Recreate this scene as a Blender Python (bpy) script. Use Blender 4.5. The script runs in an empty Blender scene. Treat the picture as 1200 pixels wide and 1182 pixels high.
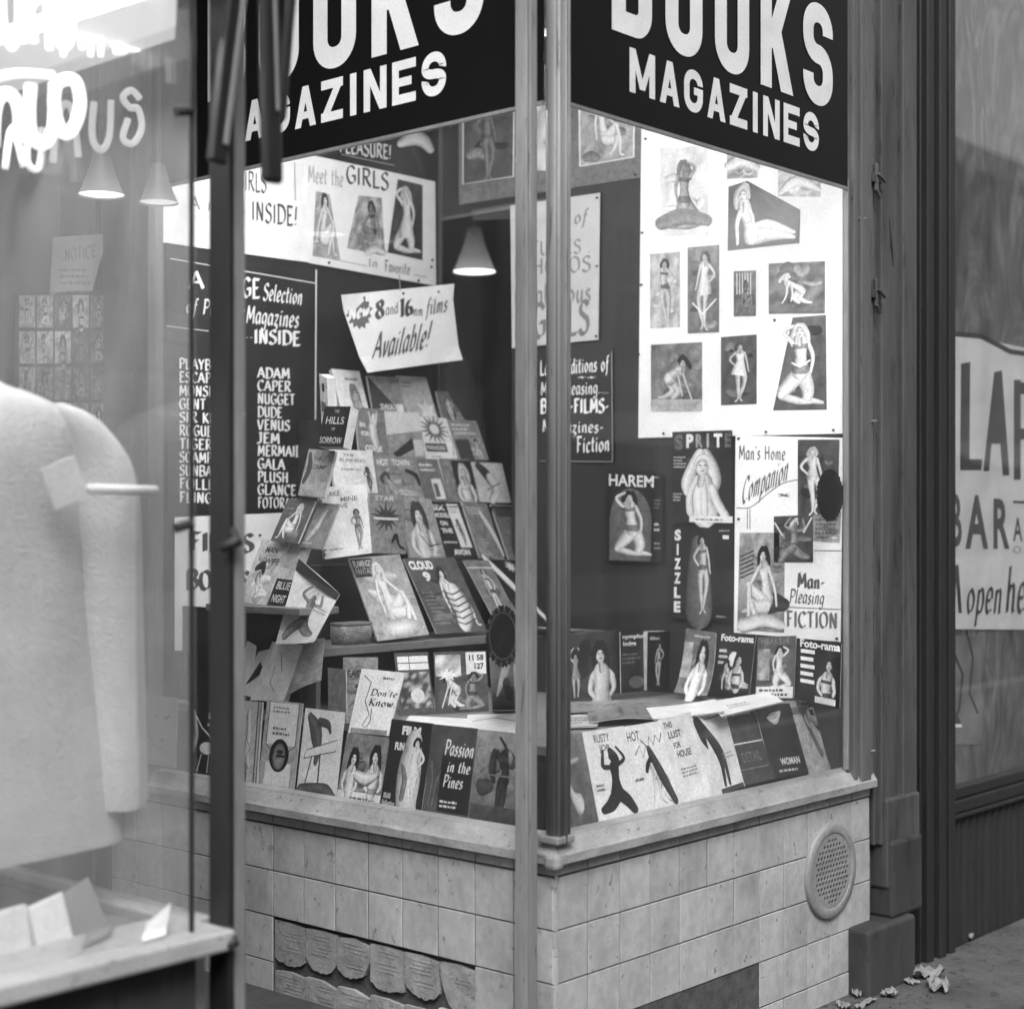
import bpy, math, random
from mathutils import Vector, Matrix
random.seed(7)
R = math.radians
scene = bpy.context.scene
COL = scene.collection

# ------------------------------------------------------------------ camera
# world frame: X runs along the street front, Y runs back into the building, origin = glass corner
F, CX, CY = 1906.0, 600.0, 610.0
CAM = Vector((-2.612, -2.177, 1.30))
FWD = Vector((.751, .660, 0)).normalized()
RGT = Vector((.660, -.751, 0)).normalized()
UP = Vector((0, 0, 1))
cd = bpy.data.cameras.new('camera'); cam = bpy.data.objects.new('camera', cd); COL.objects.link(cam)
cam.matrix_world = Matrix(((RGT.x, UP.x, -FWD.x, CAM.x), (RGT.y, UP.y, -FWD.y, CAM.y), (RGT.z, UP.z, -FWD.z, CAM.z), (0, 0, 0, 1)))
cd.sensor_fit = 'HORIZONTAL'; cd.sensor_width = 56; cd.lens = F/1200*56
cd.shift_y = 19/1200
cd.clip_start = .05; cd.clip_end = 500
cd.dof.use_dof = True; cd.dof.focus_distance = 4.0; cd.dof.aperture_fstop = 3.5
scene.camera = cam

# ------------------------------------------------------------------ world, sun, exposure
w = bpy.data.worlds.new('World'); scene.world = w; w.use_nodes = True
nt = w.node_tree; nt.nodes.clear()
sky = nt.nodes.new('ShaderNodeTexSky'); sky.sky_type = 'NISHITA'; sky.sun_disc = False
sky.sun_elevation = R(48); sky.sun_rotation = R(222); sky.dust_density = 4
bw = nt.nodes.new('ShaderNodeRGBToBW'); bgn = nt.nodes.new('ShaderNodeBackground'); bgn.inputs[1].default_value = .13
wo = nt.nodes.new('ShaderNodeOutputWorld')
nt.links.new(sky.outputs[0], bw.inputs[0]); nt.links.new(bw.outputs[0], bgn.inputs[0]); nt.links.new(bgn.outputs[0], wo.inputs[0])
sd = bpy.data.lights.new('sun', 'SUN'); sun = bpy.data.objects.new('sun', sd); COL.objects.link(sun)
sd.energy = 1.1; sd.angle = R(25); sd.color = (1, 1, 1)
sdir = Vector((math.sin(R(222))*math.cos(R(48)), math.cos(R(222))*math.cos(R(48)), math.sin(R(48))))
sun.rotation_euler = sdir.to_track_quat('Z', 'Y').to_euler()
scene.view_settings.view_transform = 'Standard'; scene.view_settings.look = 'None'
scene.view_settings.gamma = 1; scene.view_settings.exposure = 1.05
scene.render.engine = 'CYCLES'
scene.cycles.max_bounces = 12; scene.cycles.transparent_max_bounces = 24
scene.cycles.glossy_bounces = 4; scene.cycles.diffuse_bounces = 4

# ------------------------------------------------------------------ projection helpers (pixel -> point on a real plane)
def ray(px, py): return FWD + RGT*((px-CX)/F) - UP*((py-CY)/F)
def on(px, py, p, n):
    d = ray(px, py); return CAM + d*((p-CAM).dot(n)/d.dot(n))
def onX(px, py, x): return on(px, py, Vector((x, 0, 0)), Vector((1, 0, 0)))
def onY(px, py, y): return on(px, py, Vector((0, y, 0)), Vector((0, 1, 0)))
def onZ(px, py, z): return on(px, py, Vector((0, 0, z)), Vector((0, 0, 1)))
def lin(g):
    g = .5+(g-.5)*1.22; return max(.012, min(.86, max(g, 0)**2.2))

# ------------------------------------------------------------------ materials
MATS = {}
def nmat(name):
    m = bpy.data.materials.new(name); m.use_nodes = True; t = m.node_tree
    b = t.nodes['Principled BSDF']; MATS[name] = m
    return m, t, b
def N(t, kind, **kw):
    n = t.nodes.new(kind)
    for k, v in kw.items():
        if hasattr(n, k): setattr(n, k, v)
        else: n.inputs[k].default_value = v
    return n
def ramp(t, src, stops):
    r = t.nodes.new('ShaderNodeValToRGB'); t.links.new(src, r.inputs[0])
    e = r.color_ramp.elements
    while len(e) < len(stops): e.new(.5)
    for i, (p, g) in enumerate(stops): e[i].position = p; e[i].color = (g, g, g, 1)
    return r.outputs[0]
def mul(t, a, b, fac=1.0):
    m = t.nodes.new('ShaderNodeMix'); m.data_type = 'RGBA'; m.blend_type = 'MULTIPLY'; m.inputs[0].default_value = fac
    for i, s in ((6, a), (7, b)):
        if isinstance(s, (int, float)): m.inputs[i].default_value = (s, s, s, 1)
        else: t.links.new(s, m.inputs[i])
    return m.outputs[2]
def worn(name, base, rough=.6, scale=6, amount=.35, streak=1.0, bump=.15, bscale=60, spots=0, metal=0, rnd=0, coat=0, spec=.5):
    """weathered grey surface: low-frequency staining, fine grain, dark flecks, bump"""
    m, t, b = nmat(name)
    tc = N(t, 'ShaderNodeTexCoord'); mp = N(t, 'ShaderNodeMapping'); t.links.new(tc.outputs['Object'], mp.inputs[0])
    mp.inputs['Scale'].default_value = (1, 1, 1/streak)
    if rnd:
        oi0 = N(t, 'ShaderNodeObjectInfo'); mm = N(t, 'ShaderNodeMath', operation='MULTIPLY'); mm.inputs[1].default_value = 40
        t.links.new(oi0.outputs['Random'], mm.inputs[0]); t.links.new(mm.outputs[0], mp.inputs['Location'])
    n1 = N(t, 'ShaderNodeTexNoise', Scale=scale, Detail=8.0, Roughness=.65); t.links.new(mp.outputs[0], n1.inputs['Vector'])
    c = mul(t, base, ramp(t, n1.outputs[0], [(.3, 1-amount), (.62, 1.0)]))
    n2 = N(t, 'ShaderNodeTexNoise', Scale=bscale*3, Detail=3.0); t.links.new(mp.outputs[0], n2.inputs['Vector'])
    c = mul(t, c, ramp(t, n2.outputs[0], [(.3, .86), (.7, 1.08)]))
    if spots:
        n3 = N(t, 'ShaderNodeTexNoise', Scale=scale*7, Detail=6.0, Roughness=.7); t.links.new(mp.outputs[0], n3.inputs['Vector'])
        c = mul(t, c, ramp(t, n3.outputs[0], [(.62-.04*spots, 1.0), (.67-.04*spots, .45)]))
    if rnd:
        oi = N(t, 'ShaderNodeObjectInfo'); c = mul(t, c, ramp(t, oi.outputs['Random'], [(0, 1-rnd), (1, 1.0)]))
    t.links.new(c, b.inputs['Base Color'])
    b.inputs['Roughness'].default_value = rough; b.inputs['Metallic'].default_value = metal
    b.inputs['Specular IOR Level'].default_value = spec
    if coat: b.inputs['Coat Weight'].default_value = coat; b.inputs['Coat Roughness'].default_value = .15
    n4 = N(t, 'ShaderNodeTexNoise', Scale=bscale, Detail=8.0); t.links.new(mp.outputs[0], n4.inputs['Vector'])
    bp = N(t, 'ShaderNodeBump', Strength=bump, Distance=.004); t.links.new(n4.outputs[0], bp.inputs['Height']); t.links.new(bp.outputs[0], b.inputs['Normal'])
    return m
worn('tile', 0.45, rough=.25, scale=6, amount=.36, bump=.12, bscale=14, spots=.22, rnd=.07, streak=1.3)
worn('tile_side', 0.47, rough=.34, scale=6, amount=.36, bump=.15, bscale=18, spots=.3, rnd=.08, streak=1.4)
worn('mortar', 0.09, rough=.95, scale=18, amount=.6, bump=.8, bscale=50, spots=.5)
worn('broken_backing', 0.38, rough=.9, scale=14, amount=.5, bump=.6, bscale=60, spots=.8, rnd=.15)
worn('sill_stone', 0.33, rough=.55, scale=7, amount=.45, bump=.3, bscale=40, spots=.3, streak=.6)
worn('old_wood', 0.085, rough=.6, scale=9, amount=.7, bump=.5, bscale=30, spots=.9, streak=8)
worn('light_wood', 0.25, rough=.55, scale=9, amount=.4, bump=.4, bscale=30, spots=.6, streak=8)
worn('jamb_wood', 0.125, rough=.5, scale=9, amount=.4, bump=.4, bscale=30, spots=.6, streak=8)
worn('corner_metal', 0.24, rough=.45, scale=8, amount=.35, bump=.15, bscale=20, spots=.5, streak=10)
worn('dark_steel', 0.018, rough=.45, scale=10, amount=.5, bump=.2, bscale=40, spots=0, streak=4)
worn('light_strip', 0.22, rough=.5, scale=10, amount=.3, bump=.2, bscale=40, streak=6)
worn('ribbed_metal', 0.022, rough=.5, scale=7, amount=.4, bump=.15, bscale=30, spots=.4, streak=9)
worn('black_iron', .02, rough=.6, scale=10, amount=.3)
worn('vent_metal', 0.27, rough=.5, scale=14, amount=.3, bump=.1, bscale=40, spots=.5)
worn('sidewalk', 0.095, rough=.9, scale=4, amount=.6, bump=.9, bscale=70, spots=1.3)
worn('step_stone', 0.08, rough=.85, scale=6, amount=.5, bump=.4, bscale=60, spots=.6)
worn('pedestal_stone', 0.042, rough=.75, scale=5, amount=.7, bump=.5, bscale=25, spots=.6, streak=3)
worn('dark_board', 0.019, rough=.65, scale=5, amount=.3, bump=.05)
worn('mid_board', 0.07, rough=.6, scale=5, amount=.3, bump=.05)
worn('grey_wall', 0.14, rough=.8, scale=3, amount=.35, bump=.1)
worn('shelf_paint', .20, rough=.45, scale=9, amount=.35, spots=.4)
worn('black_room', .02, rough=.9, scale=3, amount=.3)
worn('facade_stone', .45, rough=.85, scale=3, amount=.4, bump=.4, bscale=30)
worn('road', .06, rough=.85, scale=4, amount=.4, bump=.5, bscale=120)
worn('page_edge', .55, rough=.8, scale=30, amount=.35, bump=.4, bscale=160)
worn('paper_scrap', 0.25, rough=.8, scale=9, amount=.35)
worn('cloth_white', 0.54, rough=.95, scale=9, amount=.16, bump=.9, bscale=170)
worn('passer_dark', .02, rough=.95, scale=20, amount=.4, bump=.5, bscale=150)
worn('box_card', .76, rough=.6, scale=6, amount=.2)
worn('box_dark', .16, rough=.6, scale=6, amount=.3)
worn('ledge_white', 0.42, rough=.4, scale=6, amount=.3, bump=.15, spots=.3)
worn('glass_dark', .03, rough=.15)
# wicker
m, t, b = nmat('wicker'); tc = N(t, 'ShaderNodeTexCoord'); ck = N(t, 'ShaderNodeTexBrick', Scale=45.0); sx = N(t, 'ShaderNodeSeparateXYZ'); cb = N(t, 'ShaderNodeCombineXYZ'); ad = N(t, 'ShaderNodeMath', operation='ADD')
t.links.new(tc.outputs['Object'], sx.inputs[0]); t.links.new(sx.outputs[0], ad.inputs[0]); t.links.new(sx.outputs[1], ad.inputs[1]); t.links.new(ad.outputs[0], cb.inputs[0]); t.links.new(sx.outputs[2], cb.inputs[1])
ck.inputs['Color1'].default_value = (.3, .3, .3, 1); ck.inputs['Color2'].default_value = (.16, .16, .16, 1); ck.inputs['Mortar'].default_value = (.03, .03, .03, 1)
t.links.new(cb.outputs[0], ck.inputs['Vector']); t.links.new(ck.outputs[0], b.inputs['Base Color'])
bp = N(t, 'ShaderNodeBump', Strength=.6, Distance=.003); t.links.new(ck.outputs[0], bp.inputs['Height']); t.links.new(bp.outputs[0], b.inputs['Normal'])
# printed paper: tone comes from the artwork itself
def printmat(name, rough, grain, coat=0, detail=0):
    m, t, b = nmat(name)
    at = N(t, 'ShaderNodeAttribute', attribute_name='tone'); tc = N(t, 'ShaderNodeTexCoord')
    n1 = N(t, 'ShaderNodeTexNoise', Scale=14.0, Detail=6.0, Roughness=.7); t.links.new(tc.outputs['Object'], n1.inputs['Vector'])
    c = mul(t, at.outputs[0], ramp(t, n1.outputs[0], [(.3, 1-grain), (.65, 1.0)]))
    n2 = N(t, 'ShaderNodeTexNoise', Scale=170.0, Detail=4.0, Roughness=.8); t.links.new(tc.outputs['Object'], n2.inputs['Vector'])
    c = mul(t, c, ramp(t, n2.outputs[0], [(.35, 1-grain*1.1), (.65, 1.12)]))
    if detail:   # mottled half-tone tones of a printed picture
        n5 = N(t, 'ShaderNodeTexNoise', Scale=52.0, Detail=7.0, Roughness=.75, Distortion=.6); t.links.new(tc.outputs['Object'], n5.inputs['Vector'])
        c5 = mul(t, c, ramp(t, n5.outputs[0], [(.36, 1-detail), (.5, .95), (.64, 1.0+detail*.6)]))
        mx = t.nodes.new('ShaderNodeMix'); mx.data_type = 'RGBA'   # blank light paper stays plain, inked mid-tones are mottled
        t.links.new(ramp(t, at.outputs[0], [(.0, .25), (.12, 1.0), (.45, .8), (.72, .12)]), mx.inputs[0]); t.links.new(c, mx.inputs[6]); t.links.new(c5, mx.inputs[7]); c = mx.outputs[2]
    t.links.new(c, b.inputs['Base Color']); b.inputs['Roughness'].default_value = rough
    b.inputs['Coat Weight'].default_value = coat; b.inputs['Coat Roughness'].default_value = .2
    n3 = N(t, 'ShaderNodeTexNoise', Scale=7.0, Detail=2.0); t.links.new(tc.outputs['Object'], n3.inputs['Vector'])
    bp = N(t, 'ShaderNodeBump', Strength=.5, Distance=.02); t.links.new(n3.outputs[0], bp.inputs['Height']); t.links.new(bp.outputs[0], b.inputs['Normal'])
    return m
printmat('print', .38, .2, .15, .42); printmat('poster_print', .75, .10); printmat('sign_print', .5, .06)
def emit(name, s):
    m, t, b = nmat(name); b.inputs['Base Color'].default_value = (.8, .8, .8, 1)
    b.inputs['Emission Color'].default_value = (1, 1, 1, 1); b.inputs['Emission Strength'].default_value = s
emit('tube_light', 56); emit('tube_light_strong', 72); emit('neon', 1.2); emit('neon_reflection', .28); emit('lamp_glow', 1.6); emit('lamp_faint', .5); emit('soffit_light', .28); emit('bulb', 210)
def glass(name, tint=1.0, dirt=.05, refl=1.0):
    m, t, b = nmat(name); out = t.nodes['Material Output']
    tr = N(t, 'ShaderNodeBsdfTransparent'); tr.inputs[0].default_value = (tint, tint, tint, 1)
    gl = N(t, 'ShaderNodeBsdfGlossy', Roughness=.0); gl.inputs[0].default_value = (refl, refl, refl, 1)
    fr = N(t, 'ShaderNodeFresnel', IOR=1.45); ge = N(t, 'ShaderNodeNewGeometry'); mr = N(t, 'ShaderNodeMapRange')
    mr.inputs['To Min'].default_value = 1.45; mr.inputs['To Max'].default_value = 1/1.45   # both faces of a thin pane reflect like its outside
    t.links.new(ge.outputs['Backfacing'], mr.inputs['Value']); t.links.new(mr.outputs[0], fr.inputs['IOR'])
    mx = N(t, 'ShaderNodeMixShader'); t.links.new(fr.outputs[0], mx.inputs[0]); t.links.new(tr.outputs[0], mx.inputs[1]); t.links.new(gl.outputs[0], mx.inputs[2])
    # film of dust and wiping streaks; on the near pane it also paints haze
    tc = N(t, 'ShaderNodeTexCoord'); mp = N(t, 'ShaderNodeMapping'); t.links.new(tc.outputs['Object'], mp.inputs[0]); mp.inputs['Scale'].default_value = (1, 1, .35)
    n1 = N(t, 'ShaderNodeTexNoise', Scale=2.5, Detail=9.0, Roughness=.7, Distortion=.8); t.links.new(mp.outputs[0], n1.inputs['Vector'])
    df = N(t, 'ShaderNodeBsdfDiffuse'); df.inputs[0].default_value = (.55, .55, .55, 1)
    fac = ramp(t, n1.outputs[0], [(.35, dirt*.35), (.75, dirt*1.9)])
    m2 = N(t, 'ShaderNodeMixShader'); t.links.new(fac, m2.inputs[0]); t.links.new(mx.outputs[0], m2.inputs[1]); t.links.new(df.outputs[0], m2.inputs[2])
    t.links.new(m2.outputs[0], out.inputs[0])
glass('window_glass', .98, .02); glass('near_glass', .97, .11)
# whitewashed inside of the neighbour's window
m, t, b = nmat('whitewash'); tc = N(t, 'ShaderNodeTexCoord'); mp = N(t, 'ShaderNodeMapping'); t.links.new(tc.outputs['Object'], mp.inputs[0]); mp.inputs['Scale'].default_value = (1.6, 1, .7); mp.inputs['Rotation'].default_value = (0, .4, 0)
n1 = N(t, 'ShaderNodeTexNoise', Scale=4.0, Detail=9.0, Roughness=.6, Distortion=3.0); t.links.new(mp.outputs[0], n1.inputs['Vector'])
n2 = N(t, 'ShaderNodeTexNoise', Scale=1.7, Detail=3.0, Distortion=1.0); t.links.new(mp.outputs[0], n2.inputs['Vector'])
c = mul(t, ramp(t, n1.outputs[0], [(.34, .035), (.5, .095), (.66, .23)]), ramp(t, n2.outputs[0], [(.35, .6), (.7, 1.0)]))
t.links.new(c, b.inputs['Base Color']); b.inputs['Roughness'].default_value = .3

# ------------------------------------------------------------------ mesh builder
def tag(o, label=None, cat=None, group=None, kind=None):
    if label: o['label'] = label
    if cat: o['category'] = cat
    if group: o['group'] = group
    if kind: o['kind'] = kind
    return o
def thing(name, label, cat, loc=(0, 0, 0), group=None):
    o = bpy.data.objects.new(name, None); COL.objects.link(o); o.location = loc; o.empty_display_size = .05
    return tag(o, label, cat, group)
class MB:
    def __init__(s): s.v = []; s.f = []; s.t = []; s.m = []
    def add(s, pts, faces, tone=.5, mat=0):
        k = len(s.v); s.v += [Vector(p) for p in pts]
        s.t += list(tone) if isinstance(tone, (list, tuple)) else [tone]*len(pts)
        s.f += [tuple(i+k for i in f) for f in faces]; s.m += [mat]*len(faces)
    def quad(s, a, b, c, d, tone=.5, mat=0): s.add([a, b, c, d], [(0, 1, 2, 3)], tone, mat)
    def obox(s, o, ax, ay, az, tone=.5, mat=0):
        o, ax, ay, az = map(Vector, (o, ax, ay, az))
        p = [o, o+ax, o+ax+ay, o+ay, o+az, o+ax+az, o+ax+ay+az, o+ay+az]
        s.add(p, [(0, 3, 2, 1), (4, 5, 6, 7), (0, 1, 5, 4), (1, 2, 6, 5), (2, 3, 7, 6), (3, 0, 4, 7)], tone, mat)
    def box(s, x0, x1, y0, y1, z0, z1, mat=0): s.obox((x0, y0, z0), (x1-x0, 0, 0), (0, y1-y0, 0), (0, 0, z1-z0), .5, mat)
    def tube(s, pts, rad, n=10, mat=0, cap=True):
        pts = [Vector(p) for p in pts]; rr = rad if isinstance(rad, (list, tuple)) else [rad]*len(pts)
        d = (pts[1]-pts[0]).normalized(); a = d.orthogonal().normalized(); ring = []
        for i, p in enumerate(pts):
            d = ((pts[min(i+1, len(pts)-1)]-pts[max(i-1, 0)])).normalized()
            a = (a-d*a.dot(d)).normalized(); c = d.cross(a)
            ring += [p+(a*math.cos(2*math.pi*k/n)+c*math.sin(2*math.pi*k/n))*rr[i] for k in range(n)]
        fs = [(i*n+k, i*n+(k+1) % n, (i+1)*n+(k+1) % n, (i+1)*n+k) for i in range(len(pts)-1) for k in range(n)]
        if cap: fs += [tuple(range(n))[::-1], tuple((len(pts)-1)*n+k for k in range(n))]
        s.add(ring, fs, .5, mat)
    def loft(s, secs, n=28, mat=0, cap=True):
        """secs: (cx, cy, z, a, b [,power])"""
        pts = []
        for q in secs:
            cx, cy, z, a, b_ = q[:5]; e = q[5] if len(q) > 5 else 1
            for k in range(n):
                c, s_ = math.cos(2*math.pi*k/n), math.sin(2*math.pi*k/n)
                pts.append((cx+a*math.copysign(abs(c)**e, c), cy+b_*math.copysign(abs(s_)**e, s_), z))
        fs = [(i*n+k, i*n+(k+1) % n, (i+1)*n+(k+1) % n, (i+1)*n+k) for i in range(len(secs)-1) for k in range(n)]
        if cap: fs += [tuple(range(n))[::-1], tuple((len(secs)-1)*n+k for k in range(n))]
        s.add(pts, fs, .5, mat)
    def build(s, name, mats, parent=None, bevel=0, smooth=False, mod=None, seg=2):
        off = Vector(parent.location) if parent else Vector((0, 0, 0))
        if parent is not None and parent.parent: off = off+Vector(parent.parent.location)
        if parent is None and s.v:
            lo = Vector([min(v[i] for v in s.v) for i in range(3)]); hi = Vector([max(v[i] for v in s.v) for i in range(3)])
            off = Vector(((lo.x+hi.x)/2, (lo.y+hi.y)/2, lo.z))
        me = bpy.data.meshes.new(name); me.from_pydata([v-off for v in s.v], [], s.f)
        for mt in (mats if isinstance(mats, (list, tuple)) else [mats]): me.materials.append(MATS[mt])
        me.polygons.foreach_set('material_index', s.m)
        ca = me.color_attributes.new('tone', 'FLOAT_COLOR', 'POINT'); flat = []
        for g in s.t: l = lin(g); flat += [l, l, l, 1]
        ca.data.foreach_set('color', flat)
        if smooth: me.polygons.foreach_set('use_smooth', [True]*len(me.polygons))
        me.update()
        o = bpy.data.objects.new(name, me); COL.objects.link(o)
        if parent: o.parent = parent
        else: o.location = off
        if bevel:
            bv = o.modifiers.new('bevel', 'BEVEL'); bv.width = bevel; bv.segments = seg; bv.limit_method = 'ANGLE'
        if mod: mod(o)
        return o
def part(name, mat, parent, fn, **kw):
    m_ = MB(); fn(m_); return m_.build(name, mat, parent, **kw)

# ------------------------------------------------------------------ lettering: a broad-nib stroke alphabet (cap height 1)
G = {}
def g(c, w_, *st): G[c] = (w_, st)
g('A', .76, 's 0 0 .36 1', 's .36 1 .76 0', 's .12 .36 .62 .36'); g('B', .7, 's .1 0 .1 1', 'c .02 1 .5 .97 .62 .76 .48 .56 .14 .53', 'c .14 .53 .58 .48 .7 .25 .5 .03 .02 0')
g('C', .68, 'c .66 .82 .48 1 .22 .92 .06 .64 .06 .34 .24 .05 .48 0 .68 .15'); g('D', .74, 's .12 0 .12 1', 'c .0 1 .48 .95 .72 .7 .72 .3 .5 .05 .0 0')
g('E', .6, 's .12 0 .12 1', 's .04 1 .58 .97', 's .12 .52 .46 .52', 's .04 0 .6 .03'); g('F', .58, 's .14 0 .14 1', 's .04 1 .58 .97', 's .14 .53 .44 .53')
g('G', .74, 'c .68 .85 .46 1 .2 .92 .06 .62 .06 .34 .24 .04 .48 0 .7 .14', 's .7 .14 .7 .46', 's .42 .44 .76 .46'); g('H', .74, 's .12 0 .12 1', 's .62 0 .62 1', 's .12 .5 .62 .52')
g('I', .24, 's .12 0 .12 1'); g('J', .4, 'c .3 1 .3 .5 .28 .15 .12 -.06 -.06 .02', 's .12 1 .4 1'); g('K', .68, 's .12 0 .12 1', 's .62 1 .14 .46', 'c .22 .56 .4 .3 .7 0')
g('L', .56, 's .12 1 .12 0', 's .06 0 .58 .03'); g('M', .86, 's .08 0 .14 1', 's .14 1 .42 .25', 's .42 .25 .72 1', 's .72 1 .8 0'); g('N', .74, 's .12 0 .12 1', 's .12 1 .62 0', 's .62 0 .62 1')
g('O', .78, 'c .39 1 .14 .86 .05 .5 .14 .14 .39 0 .64 .14 .73 .5 .64 .86 .39 1'); g('P', .62, 's .12 0 .12 1', 'c .04 1 .5 .97 .62 .75 .48 .5 .14 .46'); g('Q', .8, 'c .39 1 .14 .86 .05 .5 .14 .14 .39 0 .64 .14 .73 .5 .64 .86 .39 1', 's .45 .2 .8 -.1')
g('R', .7, 's .12 0 .12 1', 'c .04 1 .5 .97 .6 .76 .46 .54 .14 .52', 'c .3 .52 .5 .2 .72 0'); g('S', .6, 'c .56 .86 .38 1 .14 .9 .1 .68 .3 .55 .5 .44 .56 .22 .4 .02 .18 0 .02 .14')
g('T', .64, 's .0 .98 .64 1', 's .32 1 .32 0'); g('U', .7, 'c .1 1 .1 .35 .18 .08 .36 0 .54 .1 .6 .35 .6 1', 's .6 1 .6 0'); g('V', .68, 'c .02 1 .12 .5 .32 0', 's .32 0 .66 1')
g('W', .95, 's .02 1 .24 0', 's .24 0 .46 .8', 's .46 .8 .7 0', 's .7 0 .92 1'); g('X', .66, 's .04 1 .62 0', 's .62 1 .04 0'); g('Y', .66, 's .02 1 .32 .46', 's .64 1 .32 .46', 's .32 .46 .32 0'); g('Z', .62, 's .06 1 .58 1', 's .58 1 .04 0', 's .04 0 .62 .02')
g('a', .5, 'c .42 .56 .2 .62 .05 .42 .06 .12 .2 0 .34 .1 .42 .3', 'c .44 .6 .42 .2 .46 .02 .54 .06'); g('b', .5, 's .1 1 .08 .1', 'c .08 .4 .26 .62 .42 .5 .46 .25 .34 .02 .08 .04'); g('c', .42, 'c .4 .5 .26 .62 .08 .48 .05 .2 .18 0 .4 .1')
g('d', .5, 'c .42 .56 .2 .62 .05 .42 .06 .12 .2 0 .34 .1 .42 .3', 'c .46 1 .43 .3 .47 .02 .54 .06'); g('e', .44, 'c .08 .3 .4 .36 .36 .58 .2 .62 .06 .42 .07 .12 .22 0 .42 .1'); g('f', .36, 'c .42 .95 .28 1 .2 .8 .16 .3 .1 -.2 .0 -.34', 's .04 .56 .36 .6')
g('g', .5, 'c .42 .56 .2 .62 .05 .42 .06 .16 .2 .06 .34 .14 .42 .3', 'c .44 .6 .42 .1 .36 -.28 .16 -.34 .02 -.22'); g('h', .5, 's .1 1 .08 0', 'c .08 .38 .24 .6 .38 .54 .4 .3 .4 .02 .5 .05'); g('i', .22, 'c .1 .6 .08 .2 .12 .0 .22 .06', 's .12 .78 .13 .86'); g('j', .22, 'c .14 .6 .14 -.1 .04 -.34 -.08 -.26', 's .14 .78 .15 .86')
g('k', .48, 's .1 1 .08 0', 's .4 .6 .1 .3', 's .18 .38 .46 0'); g('l', .22, 'c .12 1 .08 .3 .12 .0 .24 .08'); g('m', .78, 's .1 .6 .08 0', 'c .08 .38 .22 .6 .34 .54 .36 .3 .36 .0', 'c .36 .38 .5 .6 .64 .54 .66 .3 .66 .02 .76 .05'); g('n', .5, 's .1 .6 .08 0', 'c .08 .38 .24 .6 .38 .54 .4 .3 .4 .02 .5 .05')
g('o', .5, 'c .25 .61 .08 .46 .06 .22 .2 .0 .4 .12 .46 .38 .25 .61'); g('p', .5, 's .12 .6 .06 -.34', 'c .08 .4 .26 .62 .42 .5 .46 .25 .34 .02 .1 .04'); g('q', .5, 'c .42 .56 .2 .62 .05 .42 .06 .12 .2 .02 .34 .12 .42 .3', 's .44 .6 .4 -.34'); g('r', .36, 's .1 .6 .08 0', 'c .08 .36 .2 .58 .36 .56')
g('s', .38, 'c .34 .52 .2 .62 .08 .5 .14 .36 .3 .26 .32 .1 .18 .0 .02 .08'); g('t', .32, 'c .16 .9 .12 .4 .14 .04 .3 .06', 's .0 .6 .32 .62'); g('u', .5, 'c .1 .6 .07 .2 .16 .0 .32 .08 .4 .3', 'c .42 .6 .4 .2 .44 .02 .54 .06'); g('v', .44, 's .04 .6 .2 0', 'c .2 0 .38 .3 .4 .6'); g('w', .66, 's .04 .6 .18 0', 's .18 0 .34 .5', 's .34 .5 .46 0', 'c .46 0 .62 .3 .62 .6')
g('x', .46, 's .06 .6 .4 0', 's .4 .6 .04 0'); g('y', .48, 'c .08 .6 .1 .2 .22 .08 .36 .2', 'c .44 .6 .4 .0 .26 -.32 .04 -.28'); g('z', .42, 's .04 .58 .38 .58', 's .38 .58 .06 .02', 'c .06 .02 .3 .0 .3 -.2 .1 -.34')
g('8', .56, 'c .3 1 .12 .84 .18 .6 .42 .42 .48 .16 .28 0 .08 .16 .14 .42 .4 .6 .46 .86 .3 1'); g('1', .3, 's .06 .84 .18 1', 's .18 1 .18 0', 's .04 0 .3 0'); g('6', .54, 'c .44 .96 .2 .8 .06 .4 .12 .08 .3 0 .48 .16 .44 .42 .26 .5 .08 .36'); g('9', .54, 'c .46 .7 .3 .5 .1 .6 .1 .88 .28 1 .46 .88 .46 .5 .36 .2 .14 0')
g('!', .24, 's .16 1 .1 .28', 's .08 .02 .1 .1'); g('.', .2, 's .08 .02 .1 .1'); g('-', .34, 's .04 .4 .3 .42'); g("'", .16, 's .12 1 .06 .8'); g(' ', .34); g(',', .2, 's .1 .1 .04 -.12'); g('~', .5, 'c .0 .3 .14 .44 .3 .32 .48 .44')
def catmull(p, n=5):
    if len(p) < 3: return p
    q = [p[0]]+p+[p[-1]]; out = []
    for i in range(1, len(q)-2):
        a, b_, c, d = q[i-1], q[i], q[i+1], q[i+2]
        for k in range(n):
            t_ = k/n
            out.append(tuple(.5*((2*b_[j])+(-a[j]+c[j])*t_+(2*a[j]-5*b_[j]+4*c[j]-d[j])*t_*t_+(-a[j]+3*b_[j]-3*c[j]+d[j])*t_**3) for j in range(len(a))))
    return out+[p[-1]]
def strokes(ch):
    w_, st = G.get(ch, G['.']); out = []
    for s_ in st:
        a = s_.split(); v = list(map(float, a[1:])); pts = list(zip(v[::2], v[1::2]))
        out.append(catmull(pts, 4) if a[0] == 'c' else pts)
    return w_, out
FONT = {}
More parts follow.
